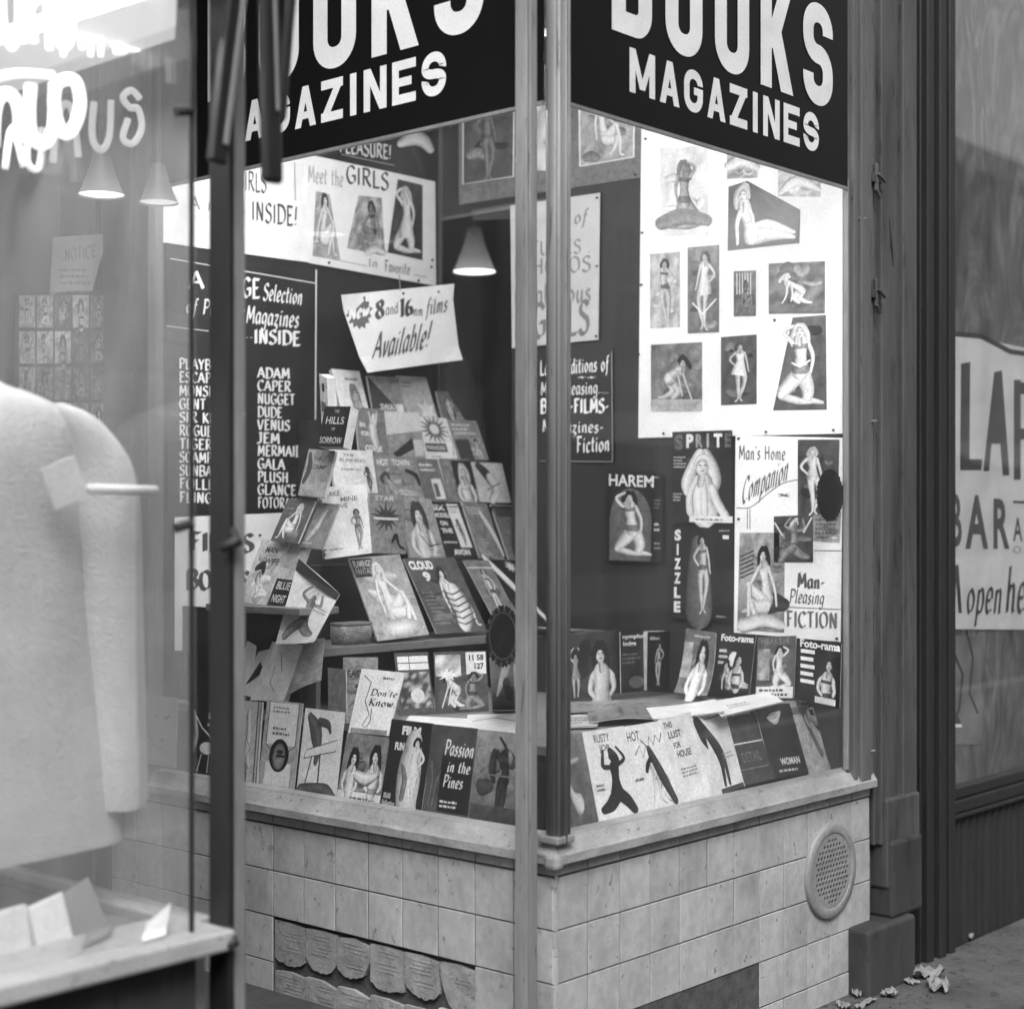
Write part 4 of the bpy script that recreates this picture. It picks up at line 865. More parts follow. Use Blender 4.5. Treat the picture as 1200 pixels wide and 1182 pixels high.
# --- rack, front row
R1 = OFF[0]
mag('pin-up magazine with seated woman in white, lower left of the rack', (443, 751), (503, 743), (408, 654), 'R', R1, [('rect', .02, .76, .42, .98, .14), ('text', 'FLAMINGO', .05, .88, .4, .96, .85), ('text', 'FANTASY', .05, .79, .4, .87, .7), ('fig', 'sit', .12, .04, 1.0, .98, .86, .8, .88, {'style': 'dress'}), ('ell', .5, .12, .44, .11, .86, 20, .62)], bg=.56, bg2=.5, group=GR, th=.006)
mag('dark magazine headed CLOUD with a bundled white figure', (512, 742), (571, 738), (473, 654), 'R', R1+.002, [('text', 'CLOUD', .04, .84, .5, .96, .9, .05), ('text', '9', .22, .68, .36, .81, .85, .05), ('fig', 'sit', .3, .02, 1.0, .92, .84, .2, .8), ('snake', [(.6, .1, .12), (.72, .3, .16), (.7, .52, .13)], .85, .5)]+[('line', [(.45, y), (.62, y-.05), (.88, y+.02)], (.02, .02), .35) for y in (.14, .22, .3, .38, .46, .54)]+[('lines', .06, .1, .36, .56, 9, .5)], bg=.27, group=GR, th=.006)
mag('grey magazine with a leaning nude-toned figure right of the dark cloud magazine', (588, 741), (617, 740), (543, 656), 'R', R1+.004, [('fig', 'stand', .2, .05, .8, .95, .75, .2, .4), ('rect', .0, .88, 1, .9, .8)], bg=.42, group=GR, th=.005)
mag('dark magazine with a long pale leg, last of the lowest rack row', (622, 740), (655, 738), (566, 656), 'R', R1+.006, [('snake', [(.1, 1, .08), (.45, .6, .1), (.75, .25, .07), (.9, .02, .04)], .88, .6), ('burst', .8, .9, .22, .1, 9, .8)], bg=.2, group=GR, th=.005)
# --- row 2
R2 = OFF[1]
mag('white spiral-bound book with a small standing figure', (381, 655), (436, 648), (374, 571), 'R', R2-.16, [('text', 'MAKE', .08, .86, .42, .93, .45), ('text', 'MINE', .42, .77, .78, .84, .5), ('text', 'LOVE', .22, .68, .56, .75, .5), ('fig', 'stand', .55, .06, .95, .68, .62, .3, .45), ('lines', .1, .1, .5, .14, 1, .55)]+[('rect', -.035, .05+.062*k, .03, .075+.062*k, .35) for k in range(15)], bg=.9, group=GR, th=.012, name='book', cat='book')
mag('book cover with a dark star burst beside the white spiral book', (435, 648), (476, 649), (433, 577), 'R', R2, [('burst', .45, .6, .5, .28, 14, .3), ('text', 'STAR', .15, .88, .7, .96, .8), ('rect', .1, .56, .8, .6, .85), ('snake', [(.6, .2, .03), (.72, .3, .05), (.8, .14, .03), (.95, .08, .02)], .1, .1)], bg=.48, group=GR, th=.008, name='book', cat='book')
mag('book showing a woman with dark upswept hair and pale dress', (481, 653), (523, 655), (463, 581), 'R', R2+.002, [('fig', 'bust', .05, .05, .95, 1.0, .85, .28, .8), ('lines', .5, .04, .95, .2, 3, .8), ('line', [(.4, .4), (.6, .2), (.95, .25)], (.02, .02), .25)], bg=.52, group=GR, th=.008, name='book', cat='book')
mag('black book with white block letters and an inset strip picture', (523, 655), (561, 655), (499, 587), 'R', R2+.004, [('text', 'SIX', .1, .84, .5, .94, .9, .04), ('text', 'MODELS', .1, .72, .6, .8, .85, .04), ('text', 'ON', .2, .58, .42, .66, .85, .04), ('text', 'THE', .16, .45, .5, .53, .85, .04), ('text', 'AVON', .3, .07, .8, .17, .9, .05), ('rect', .58, .2, .93, .96, .85), ('fig', 'stand', .62, .22, .9, .72, .5, .1, .3), ('lines', .62, .8, .9, .92, 3, .5), ('lines', .1, .26, .52, .32, 1, .8)], bg=.09, group=GR, th=.01, name='book', cat='book')
mag('grey book with lines of print and a bare leg', (563, 654), (592, 656), (541, 587), 'R', R2+.006, [('lines', .08, .78, .7, .92, 3, .72), ('lines', .08, .06, .6, .36, 6, .72), ('snake', [(.6, .8, .07), (.78, .55, .1), (.92, .3, .08), (.98, .1, .05)], .82, .45)], bg=.43, group=GR, th=.008, name='book', cat='book')
mag('plain mid-grey book half hidden by the pale post', (597, 656), (634, 658), (575, 590), 'R', R2+.008, [('rect', .1, .5, .95, .52, .55), ('lines', .4, .1, .9, .14, 1, .6), ('rect', .05, .78, .9, .95, .33)], bg=.38, group=GR, th=.008, name='book', cat='book')
# --- row 3
R3 = OFF[2]
mag('pale book headed THE ZONE leaning second from left in the middle row', (394, 582), (444, 583), (386, 526), 'R', R3-.012, [('text', 'THE', .3, .86, .55, .92, .45), ('text', 'RUNNING', .2, .74, .8, .82, .5), ('fig', 'stand', .68, .1, .98, .68, .4, .15, .3), ('lines', .2, .56, .7, .62, 1, .5), ('ell', .5, .14, .08, .07, .5)], bg=.84, group=GR, th=.01, name='book', cat='book')
mag('grey book headed HOT TOWN with a crouching figure', (447, 590), (498, 590), (437, 534), 'R', R3, [('text', 'HOT', .06, .8, .32, .94, .85, .03), ('text', 'TOWN', .4, .8, .8, .94, .85, .03), ('fig', 'recline', .05, .04, .95, .66, .65, .3, .6), ('snake', [(.7, .7, .04), (.9, .6, .05), (.95, .4, .03)], .2, .2)], bg=.46, group=GR, th=.008, name='book', cat='book')
mag('narrow striped book between the hot town book and the dark portrait book', (501, 590), (527, 590), (486, 537), 'R', R3+.002, [('lines', .1, .7, .8, .92, 2, .85), ('rect', .45, .1, .9, .55, .85), ('rect', .5, .15, .7, .45, .4)], bg=.36, group=GR, th=.008, name='book', cat='book')
mag('dark book with a blond portrait head', (526, 588), (562, 588), (514, 537), 'R', R3+.004, [('rect', .36, .3, 1, .96, .1), ('fig', 'bust', .3, .0, 1.05, .96, .82, .75, .7), ('rect', .04, .1, .3, .9, .55, {'var': .1, 'nx': 2, 'ny': 5})], bg=.42, group=GR, th=.008, name='book', cat='book')
mag('pale book with a dark leaning silhouette, right end of the middle row', (563, 588), (599, 589), (552, 541), 'R', R3+.006, [('snake', [(.2, .9, .1), (.4, .7, .14), (.45, .5, .08)], .3, .3), ('snake', [(.5, .6, .14), (.6, .3, .14), (.4, .05, .1)], .85, .55), ('line', [(.3, .3), (.8, .5)], (.03, .03), .4)], bg=.68, group=GR, th=.007, name='book', cat='book')
# --- row 4
R4 = OFF[3]
mag('book titled COVER with a pale raised hand', (422, 534), (456, 536), (416, 477), 'R', R4-.01, [('text', 'IN', .1, .6, .28, .7, .9, .04), ('text', 'FOR', .12, .42, .4, .52, .9, .04), ('text', 'COVER', .2, .1, .8, .24, .92, .05), ('snake', [(.6, .3, .14), (.55, .55, .16), (.6, .8, .1)], .78, .5), ('snake', [(.5, .7, .04), (.45, .92, .03)], .78, .5), ('snake', [(.66, .7, .04), (.72, .92, .03)], .78, .5)], bg=.42, group=GR, th=.009, name='book', cat='book')
mag('book with pale and dark diagonal blocks in the fourth rack row', (457, 537), (499, 537), (449, 482), 'R', R4-.004, [('poly', [(.0, 1), (1, 1), (1, .6), (0, .5)], .8), ('poly', [(.1, .1), (.7, .45), (.7, .2), (.2, .0)], .22), ('rect', .72, .05, .98, .4, .75)], bg=.5, group=GR, th=.009, name='book', cat='book')
mag('white book with a sun burst and boxed title', (499, 538), (537, 539), (485, 488), 'R', R4, [('burst', .52, .72, .5, .4, 16, .45), ('ell', .52, .72, .14, .12, .9), ('rect', .1, .18, .75, .38, .3), ('text', 'PARADISE', .14, .23, .7, .33, .85), ('line', [(.9, .1), (.98, .4), (.9, .7)], (.02, .02), .4), ('lines', .2, .04, .7, .1, 1, .4)], bg=.92, group=GR, th=.009, name='book', cat='book')
mag('book with printed heading and a small dancer, right end of the fourth row', (540, 539), (573, 539), (525, 492), 'R', R4+.004, [('lines', .05, .62, .9, .94, 3, .9), ('rect', .0, .0, .5, .52, .32), ('fig', 'armsup', .5, .0, .98, .6, .8, .25, .6)], bg=.5, group=GR, th=.009, name='book', cat='book')
# --- row 5
R5 = OFF[4]
mag('pale upright book at the top left of the rack with a faint portrait', (403, 495), (436, 497), (388, 432), 'R', R5-.004, [('fig', 'bust', .3, .0, 1, .8, .7, .5, .8), ('lines', .4, .78, .9, .9, 1, .5), ('rect', .0, 0, .12, 1, .95)], bg=.74, group=GR, th=.012, name='book', cat='book')
mag('grey book with a dark triangle, second in the top row', (440, 496), (477, 497), (430, 440), 'R', R5, [('poly', [(.0, 1), (.0, .3), (.75, .35)], .3), ('text', 'SWAY', .25, .3, .8, .42, .85, .03), ('rect', .76, .18, .98, .42, .85)], bg=.5, group=GR, th=.009, name='book', cat='book')
mag('pale book with a starfish shape, third in the top row', (480, 496), (515, 497), (464, 440), 'R', R5+.002, [('burst', .72, .28, .35, .3, 6, .88), ('lines', .1, .75, .5, .9, 2, .45)], bg=.6, bg2=.68, group=GR, th=.009, name='book', cat='book')
mag('grey book with two small embracing figures at the top right of the rack', (521, 497), (550, 498), (511, 458), 'R', R5+.004, [('fig', 'stand', .15, .02, .6, .85, .85, .5, .8), ('fig', 'armsup', .4, .02, .9, .85, .6, .2, .35)], bg=.38, group=GR, th=.008, name='book', cat='book')
mag('slim pale book at the top left corner of the rack, spine outward', (377, 500), (386, 505), (374, 438), 'L', .24, [('rect', .1, .3, .7, .5, .4), ('text', 'I', .3, .7, .6, .85, .2)], bg=.66, group=GR, th=.03, name='book', cat='book')
mag('dark book lettered THE HILLS with thick pale page edges', (372, 523), (402, 524), (381, 476), 'L', .20, [('text', 'THE', .4, .84, .6, .92, .6), ('text', 'HILLS', .15, .56, .85, .74, .7, .01), ('text', 'OF', .42, .4, .56, .48, .6), ('text', 'SORROW', .05, .08, .9, .24, .7, .01)], bg=.12, group=GR, th=.03, name='book', cat='book')
# --- left hand books
GL = 'books on the left side of the rack'
mag('grey book with blurred dark lettering below the dark hills book', (349, 580), (380, 583), (362, 526), 'L', .20, [('text', 'THE', .3, .76, .55, .84, .3), ('text', 'CAMP', .3, .58, .8, .68, .3), ('snake', [(.1, .9, .05), (.2, .6, .09), (.1, .3, .06)], .3, .3)], bg=.5, group=GL, th=.01, name='book', cat='book')
mag('dark grey book showing a long haired woman, upper left of the rack', (317, 633), (349, 636), (338, 584), 'L', .15, [('fig', 'sit', .05, .02, .95, .96, .75, .7, .6), ('lines', .1, .75, .4, .8, 1, .6)], bg=.28, group=GL, th=.006, name='book', cat='book')
mag('dull grey book beside the long haired woman book', (349, 640), (378, 644), (369, 588), 'L', .17, [('snake', [(.3, .2, .1), (.5, .5, .12), (.6, .8, .06)], .6, .4), ('lines', .1, .06, .6, .14, 1, .7)], bg=.4, group=GL, th=.006, name='book', cat='book')
mag('grey book titled MAN and WIFE leaning on the left shelf', (279, 705), (311, 709), (307, 632), 'L', .10, [('text', 'MAN', .3, .8, .72, .9, .3), ('text', 'WIFE', .4, .62, .92, .72, .32), ('snake', [(.2, .55, .05), (.4, .6, .07), (.5, .5, .05)], .25, .25), ('fig', 'recline', .3, .05, .95, .5, .8, .5, .7)], bg=.6, group=GL, th=.007, name='book', cat='book')
mag('paperback with dark foot and two lines of pale lettering on the left shelf', (311, 709), (333, 712), (340, 634), 'L', .105, [('rect', .0, .0, 1, .42, .2), ('text', 'BLUE', .2, .26, .9, .38, .7), ('text', 'NIGHT', .2, .06, .9, .18, .7)], bg=.56, group=GL, th=.016, name='book', cat='book')
mag('large curled magazine with lettered head band and a crouching dancer', (323, 754), (378, 756), (350, 654), 'L', .07, [('rect', .0, .86, 1, 1, .24), ('text', 'SOPHIS', .05, .88, .98, .98, .6, .03), ('fig', 'crouch', .1, .05, .85, .84, .5, .75, .5), ('lines', .6, .5, .95, .62, 2, .6)], bg=.72, group=GL, th=.003, TR=(408, 700), bend=lambda u, v: .03*u*u, name='magazine')

# wicker baskets under the books
def basket(label, px, py, fn, w_, h_):
    c = fn(px, py); t_ = thing('wicker_basket', label, 'basket', tuple(c))
    part('basket_body', 'wicker', t_, lambda m: m.loft([(c.x, c.y, c.z, w_*.93, w_*.5, .4), (c.x, c.y, c.z+h_*.5, w_, w_*.55, .4), (c.x, c.y, c.z+h_, w_*.98, w_*.53, .4)], 24), smooth=True)
    part('basket_rim', 'shelf_paint', t_, lambda m: m.loft([(c.x, c.y, c.z+h_+.001, w_*1.0, w_*.56, .4), (c.x, c.y, c.z+h_+.008, w_*1.0, w_*.56, .4)], 24), bevel=.002)
basket('woven basket on the shelf left of the seated woman magazine', 412, 757, lambda a, b_: Vector((onY(a, b_, 1.01).x, 1.01, ZS)), .058, .05)

# --- on the platform below the shelf
mag('plain grey booklet under the shelf, leftmost behind the glass', (385, 842), (406, 845), (384, 782), 'Z', ZT, [('lines', .1, .2, .9, .3, 1, .5)], bg=.55, group=GT)
mag('grey magazine lettered FEAST under the shelf', (402, 838), (443, 838), (402, 770), 'Z', ZT, [('text', 'FEAST', .03, .66, .6, .78, .25, .03), ('fig', 'kneel', .1, .05, .9, .6, .6, .3, .35)], bg=.6, group=GT)
mag('magazine with a checked picture grid over a crowd, under the shelf', (470, 838), (510, 836), (462, 765), 'Z', ZT, [('rect', .06, .72, .96, .94, .8), ('line', [(.06, .83), (.96, .83)], (.02, .015), .15), ('line', [(.4, .7), (.4, .96)], (.02, .015), .15), ('rect', .05, .1, .95, .68, .4, {'nx': 8, 'ny': 9, 'var': .3}), ('ell', .55, .3, .2, .12, .75)], bg=.3, group=GT)
mag('magazine with a bright window picture and a draped woman, under the shelf', (511, 836), (573, 833), (508, 764), 'Z', ZT, [('rect', .02, .6, .5, .95, .75, {'nx': 4, 'ny': 3, 'var': .25}), ('rect', .6, .62, .98, .98, .82), ('text', '11 58', .66, .84, .94, .94, .15, .04), ('text', '127', .76, .7, .94, .8, .15, .04), ('fig', 'bend', .02, .02, .62, .75, .85, .2, .7), ('fig', 'kneel', .42, .0, 1, .7, .55, .15, .3), ('burst', .25, .62, .24, .12, 9, .9)], bg=.35, group=GT)
mag('dark magazine with a hooded pale figure beside the left round seal', (577, 832), (611, 832), (573, 765), 'Z', ZT, [('snake', [(.2, .3, .04), (.45, .7, .12), (.6, .9, .08)], .85, .6), ('snake', [(.75, .8, .05), (.85, .4, .12), (.9, .1, .14)], .85, .5), ('snake', [(.5, .5, .12), (.6, .3, .12)], .2, .2)], bg=.42, group=GT)
mag('white magazine with scrawled question propped over the front row', (408, 858), (455, 862), (424, 783), 'L', .10, [('lines', .55, .85, .95, .92, 1, .4), ('nib', "Don'te", .35, .6, .95, .7, .3, {'sl': .02}), ('nib', 'Know?', .35, .44, .98, .56, .3, {'sl': .02}), ('line', [(.1, .9), (.3, .8), (.25, .5), (.42, .3), (.3, .12), (.4, .1)], (.02, .015), .35), ('line', [(.45, .4), (.48, .2), (.42, .1)], (.02, .015), .3), ('rect', .05, .0, .95, .08, .55)], bg=.9, group=GT, TR=(474, 788))
# --- foot of the left pane
L0 = .032
mag('black magazine with a white chair figure, leftmost behind the steel pole', (213, 903), (272, 912), (224, 815), 'L', L0, [('text', 'al', .4, .72, .62, .86, .9, .04), ('text', 'ch', .66, .72, .92, .86, .9, .04), ('lines', .4, .62, .95, .68, 1, .9), ('snake', [(.1, .8, .03), (.2, .5, .05), (.15, .3, .06)], .7, .4), ('line', [(.15, .75), (.3, .6), (.62, .42)], (.02, .02), .9), ('ell', .45, .34, .15, .08, .8), ('line', [(.35, .26), (.3, .02)], (.02, .02), .7), ('line', [(.5, .26), (.5, .02)], (.02, .02), .7), ('line', [(.6, .28), (.66, .02)], (.02, .02), .7)], bg=.07, group=GB)
mag('magazine with a line drawing of a thin figure right of the steel pole', (272, 917), (301, 921), (279, 820), 'L', L0+.003, [('snake', [(.5, .85, .06), (.55, .6, .1), (.5, .4, .12), (.6, .25, .06)], .8, .3), ('line', [(.45, .9), (.4, .6), (.6, .45), (.4, .2)], (.02, .02), .2), ('snake', [(.45, .25, .04), (.5, .12, .06), (.5, .0, .03)], .2, .2), ('rect', .82, .0, .86, 1, .2), ('rect', .93, .0, .96, 1, .35)], bg=.72, group=GB)
mag('magazine with a framed text panel and an oval portrait', (302, 921), (344, 927), (313, 820), 'L', L0+.006, [('line', [(.1, 1), (.1, .5), (.3, .42)], (.015, .012), .12), ('line', [(.92, 1), (.92, .5), (.7, .42)], (.015, .012), .12), ('rect', .12, .5, .9, .98, .84), ('lines', .2, .86, .85, .95, 2, .55), ('lines', .25, .6, .8, .72, 2, .5), ('rect', .15, .0, .85, .3, .82), ('ell', .5, .38, .27, .19, .08, 24), ('ell', .5, .37, .17, .15, .6, 24, .45), ('rect', .42, .36, .66, .39, .25), ('ell', .52, .42, .1, .03, .3)], bg=.66, group=GB)
mag('pale magazine with a dark abstract shape and tall thin legs', (347, 930), (393, 938), (358, 829), 'L', L0+.009, [('snake', [(.15, .9, .06), (.35, .72, .14), (.42, .5, .07), (.4, .4, .05)], .4, .35), ('snake', [(.4, .86, .05), (.62, .84, .05), (.7, .76, .03)], .35, .35), ('poly', [(.1, .42), (.14, .52), (.9, .68), (.88, .55)], .85), ('line', [(.1, .42), (.14, .52), (.9, .68), (.88, .55), (.1, .42)], (.012, .01), .15), ('line', [(.3, .46), (.18, .1)], (.03, .03), .45), ('line', [(.5, .5), (.52, .0)], (.04, .03), .4), ('snake', [(.1, .03, .1), (.4, .08, .08), (.75, .05, .12), (.95, .02, .05)], .4, .4)], bg=.84, group=GB)
mag('grey magazine with a group of lounging people at the foot of the left pane', (394, 938), (444, 946), (407, 858), 'L', L0+.012, [('rect', .0, .0, 1, .17, .84), ('lines', .3, .05, .95, .12, 1, .4), ('fig', 'bust', .0, .17, .5, .85, .86, .15, .85), ('fig', 'bust', .5, .2, 1.05, .92, .82, .15, .6), ('snake', [(.4, .4, .08), (.6, .36, .1), (.8, .42, .06)], .8, .4)], bg=.52, group=GB)
mag('black magazine with a white robed woman in a curved cut-out', (444, 946), (493, 954), (459, 842), 'L', L0+.015, [('text', 'FILM', .3, .84, .74, .94, .92, .06), ('text', 'FUN', .18, .66, .4, .75, .92, .05), ('snake', [(.62, .72, .2), (.6, .45, .27), (.62, .15, .25), (.68, .0, .2)], .82, .6), ('fig', 'stand', .4, .0, 1, .86, .9, .1, .88, {'style': 'dress'}), ('snake', [(.42, .5, .03), (.52, .35, .06), (.5, .15, .05)], .5, .3), ('text', 'Bill', .08, .12, .24, .18, .75), ('text', 'Ballantine', .06, .04, .36, .1, .75)], bg=.06, group=GB)
mag('grey and black magazine with handwritten title Passion in the Pines', (495, 954), (548, 962), (507, 848), 'L', L0+.018, [('rect', .3, .06, .98, .7, .14, {'nx': 4, 'ny': 4, 'var': .03}), ('nib', 'Passion', .34, .68, .96, .84, .92, {'sl': .02}), ('nib', 'in the', .44, .5, .92, .62, .92, {'sl': .02}), ('nib', 'Pines', .38, .33, .8, .46, .92, {'sl': .02}), ('lines', .35, .1, .9, .2, 2, .8), ('line', [(.1, .1), (.14, .4), (.08, .6)], (.02, .02), .5), ('line', [(.18, .1), (.22, .35), (.3, .5)], (.02, .02), .5)], bg=.37, bg2=.32, group=GB)
mag('grey magazine with a dark slender silhouette reaching up, beside the pale post', (549, 962), (606, 971), (560, 854), 'L', L0+.021, [('fig', 'shadow', .3, .02, 1.0, .98, .26, .2, .22), ('rect', .0, .52, 1, .535, .5), ('lines', .05, .04, .5, .08, 1, .7), ('rect', .0, .0, 1, .2, .34, {'nx': 8, 'ny': 3, 'var': .05})], bg=.42, bg2=.62, var=.02, group=GB)
# --- foot of the right pane
mag('grey magazine with a blurred pale swimmer just right of the corner post', (652, 977), (702, 964), (650, 861), 'R', .03, [('snake', [(.3, .55, .05), (.45, .35, .06), (.6, .25, .12)], .85, .6), ('rect', .0, .6, 1, .62, .42), ('snake', [(.5, .7, .03), (.7, .72, .03)], .7, .6)], bg=.38, bg2=.5, group=GB, TR=(682, 858))
mag('white magazine with a dark kneeling woman raising both arms', (702, 964), (752, 953), (680, 858), 'R', .033, [('text', 'RUSTY', .26, .86, .62, .95, .15, .01), ('text', 'JOB', .34, .74, .58, .83, .15, .01), ('fig', 'crouch', .15, .02, 1.0, .82, .2, .08, .1), ('lines', .1, .32, .36, .42, 2, .4)], bg=.86, group=GB)
mag('white magazine with zigzag lettering and a pale woman seen from behind', (751, 955), (797, 944), (727, 852), 'R', .036, [('text', 'HOT', .1, .82, .4, .93, .12, .01), ('line', [(.4, .82), (.55, .72), (.62, .84), (.7, .74), (.78, .85), (.86, .76), (.95, .86)], (.02, .02), .12), ('line', [(.2, .66), (.34, .76), (.38, .62), (.5, .75), (.52, .62)], (.02, .015), .12), ('fig', 'bend', .2, .0, 1.1, .68, .86, .12, .8), ('snake', [(.55, .7, .05), (.72, .4, .09), (.92, .08, .06)], .28, .2), ('lines', .05, .36, .32, .42, 1, .4)], bg=.88, group=GB)
mag('white magazine with four dark title words and faint print', (797, 946), (835, 934), (771, 843), 'R', .039, [('text', 'THIS', .1, .88, .36, .95, .2), ('text', 'LUST', .18, .76, .56, .84, .2), ('text', 'FOR', .26, .64, .46, .71, .2), ('text', 'HOUSE', .3, .53, .72, .61, .2), ('lines', .3, .3, .9, .42, 3, .5)], bg=.86, bg2=.8, group=GB)
mag('white magazine with long dark stockinged legs pointing down', (835, 934), (873, 921), (811, 842), 'R', .042, [('snake', [(.05, .95, .05), (.16, .75, .08), (.22, .6, .02)], .12, .12), ('snake', [(.1, .98, .06), (.35, .72, .08), (.5, .4, .06), (.46, .1, .035)], .2, .3), ('snake', [(.3, .8, .06), (.58, .5, .06), (.6, .1, .035)], .25, .35), ('rect', .3, .0, .98, .06, .3), ('line', [(.3, .95), (.95, .96)], (.01, .012), .3), ('lines', .6, .4, .95, .5, 2, .6)], bg=.82, group=GB)
mag('dark grey magazine crossed by one pale line', (872, 920), (909, 912), (845, 838), 'R', .045, [('rect', .02, .56, .98, .58, .8), ('rect', .3, .96, .9, 1.0, .7), ('text', 'DETAIL', .2, .3, .8, .44, .44), ('rect', .05, .2, .9, .215, .5)], bg=.30, group=GB)
mag('black magazine with bright parted lips and small word WOMAN', (907, 912), (948, 906), (884, 827), 'R', .048, [('snake', [(.24, .82, .005), (.42, .84, .05), (.66, .9, .005)], .92, .7), ('snake', [(.26, .8, .005), (.46, .77, .05), (.66, .88, .005)], .8, .6), ('text', 'WOMAN', .3, .16, .84, .26, .8, .03), ('lines', .2, .06, .9, .12, 1, .7)], bg=.17, group=GB)
mag('pale magazine with a sketched woman, second from the right end of the pane', (948, 907), (976, 904), (917, 821), 'R', .051, [('snake', [(.6, .95, .08), (.75, .6, .14), (.8, .3, .1)], .4, .5), ('ell', .8, .72, .16, .12, .72)], bg=.6, group=GB)
mag('dark magazine with a pale draped woman at the right end of the pane', (966, 905), (990, 902), (938, 822), 'R', .056, [('ell', .3, .8, .26, .14, .74, 18, .55), ('snake', [(.1, .9, .05), (.12, .6, .1), (.4, .3, .22), (.75, .1, .14)], .68, .4)], bg=.22, group=GB, TR=(984, 826))
# --- standing at the back, right part
mag('dark magazine with two long haired women in pale gowns', (664, 822), (727, 812), (662, 744), 'R', .58, [('fig', 'armsup', .0, .0, .35, .85, .7, .2, .6, {'style': 'dress'}), ('fig', 'bust', .3, .0, .98, .92, .84, .12, .8, {'style': 'dress'}), ('snake', [(.35, .8, .1), (.3, .5, .1)], .1, .1)], bg=.3, group=GT)
mag('black magazine with pale heading beside the two women magazine', (728, 812), (758, 809), (727, 740), 'R', .56, [('text', 'nympho', .08, .86, .9, .95, .85), ('text', 'lodge', .1, .74, .6, .84, .85), ('lines', .05, .46, .8, .66, 3, .45), ('ell', .6, .16, .3, .1, .4)], bg=.12, group=GT)
mag('dark magazine with a standing figure and a wide pale spine', (758, 809), (784, 807), (759, 740), 'R', .55, [('fig', 'stand', .2, .05, .8, .85, .7, .1, .5), ('lines', .1, .84, .8, .94, 1, .7)], bg=.2, group=GT, th=.03)
mag('curved magazine with a dark haired woman portrait', (798, 812), (836, 816), (804, 736), 'L', 1.12, [('fig', 'bust', .2, .0, 1.0, .92, .86, .12, .84), ('rect', .0, .25, .3, .8, .6, {'nx': 2, 'ny': 4, 'var': .15}), ('lines', .3, .88, .9, .94, 1, .75)], bg=.45, group=GT, TR=(839, 741), bend=lambda u, v: .035*(1-v)**3)
mag('dark photo magazine headed Foto-rama with a reclining woman', (837, 809), (878, 813), (845, 741), 'L', 1.16, [('text', 'Foto-rama', .03, .86, .96, .98, .92, .03), ('lines', .02, .45, .3, .75, 3, .92), ('ell', .45, .56, .14, .13, .82), ('fig', 'recline', .1, .0, 1.0, .55, .7, .12, .5), ('fig', 'bust', .3, .1, .9, .75, .75, .1, .3)], bg=.2, group=GT)
mag('magazine with dark haired kneeling woman and white caption box', (885, 819), (930, 819), (888, 746), 'L', 1.15, [('text', 'HEALTH', .1, .88, .8, .97, .5), ('rect', .03, .3, .35, .8, .62, {'nx': 3, 'ny': 5, 'var': .1}), ('fig', 'kneel', .25, .12, .98, .9, .82, .1, .75), ('rect', .02, .02, .98, .2, .9), ('lines', .1, .04, .9, .18, 2, .15)], bg=.38, group=GT)
mag('black photo magazine headed Foto-rama with white caption bars at far right', (936, 820), (984, 830), (937, 748), 'L', 1.14, [('text', 'Foto-rama', .02, .87, .98, 1.0, .94, .03), ('fig', 'bust', .4, .15, 1.0, .85, .78, .1, .3)]+[('rect', .04, .3+.12*k, .38-.03*(k % 2), .36+.12*k, .85) for k in range(5)]+[('rect', .4, .02, .9, .12, .8)], bg=.1, group=GT, TR=(986, 754))
# flat magazines
def flat(label, pxs, z, tone, th=.004, cmds=(), **kw):
    q = [onZ(*p, z) for p in pxs]; return sheet_item('magazine', label, 'magazine', q, th, list(cmds), tone, kw.get('bend'), 'magazines lying flat on the platform')
zf = ZT+.008
flat('pale magazine lying flat nearest the corner post', ((640, 852), (700, 850), (706, 836), (646, 838)), zf, .7, cmds=[('lines', .1, .2, .9, .8, 3, .4)])
flat('grey magazine lying flat behind the two kneeling covers', ((690, 846), (770, 842), (762, 828), (688, 832)), zf+.005, .5, bend=lambda u, v: .008*math.sin(3*u), cmds=[('rect', .05, .1, .95, .9, .45, {'nx': 4, 'ny': 4, 'var': .1})])
flat('white magazine lying flat in the middle of the platform', ((765, 842), (850, 838), (838, 824), (757, 829)), zf+.01, .85, bend=lambda u, v: .012*u*u)
flat('grey magazine lying flat at the back of the platform', ((664, 833), (775, 829), (770, 819), (668, 822)), zf+.004, .55, cmds=[('lines', .1, .3, .9, .7, 2, .4)])
flat('white magazine lying flat under the Foto-rama covers', ((845, 839), (918, 826), (900, 815), (830, 822)), zf+.012, .88, bend=lambda u, v: .01*u, cmds=[('lines', .2, .3, .6, .6, 2, .5)])
flat('white magazine lying flat left of the corner post', ((545, 858), (612, 862), (616, 838), (548, 840)), zf+.003, .86, bend=lambda u, v: .006*v, cmds=[('line', [(.1, .6), (.5, .8), (.9, .6)], (.02, .05), .6)])
flat('white magazine lying flat behind the black film magazine', ((470, 851), (545, 860), (552, 842), (480, 838)), zf+.001, .84)
# stack on the low riser at the back
rz = onY(700, 742, .80).z
rs = thing('riser', 'dark riser behind the two women magazine carrying flat magazines', 'platform', (1.0, .9, ZT))
part('riser_top', 'dark_board', rs, lambda m: m.box(onY(655, 742, .80).x, min(1.2, onY(762, 742, .80).x), .80, 1.1, ZT, rz-.006))
for k, (a, b_, tn) in enumerate(((655, 765, .45), (660, 758, .62), (652, 750, .35))):
    xa, xb = onY(a, 742, .79).x, min(1.195, onY(b_, 742, .79).x); zz = rz+.006*k
    q = [Vector((xa, .775+.01*k, zz)), Vector((xb, .785, zz)), Vector((xb-.01, .97, zz)), Vector((xa+.02, .96, zz))]
    sheet_item('magazine', ['grey magazine at the bottom of the flat pile on the riser', 'pale magazine in the middle of the flat pile on the riser', 'dark magazine on top of the flat pile on the riser'][k], 'magazine', q, .003, [], tn, lambda u, v: .012*math.sin(2.5*u+k), 'magazines piled on the riser')
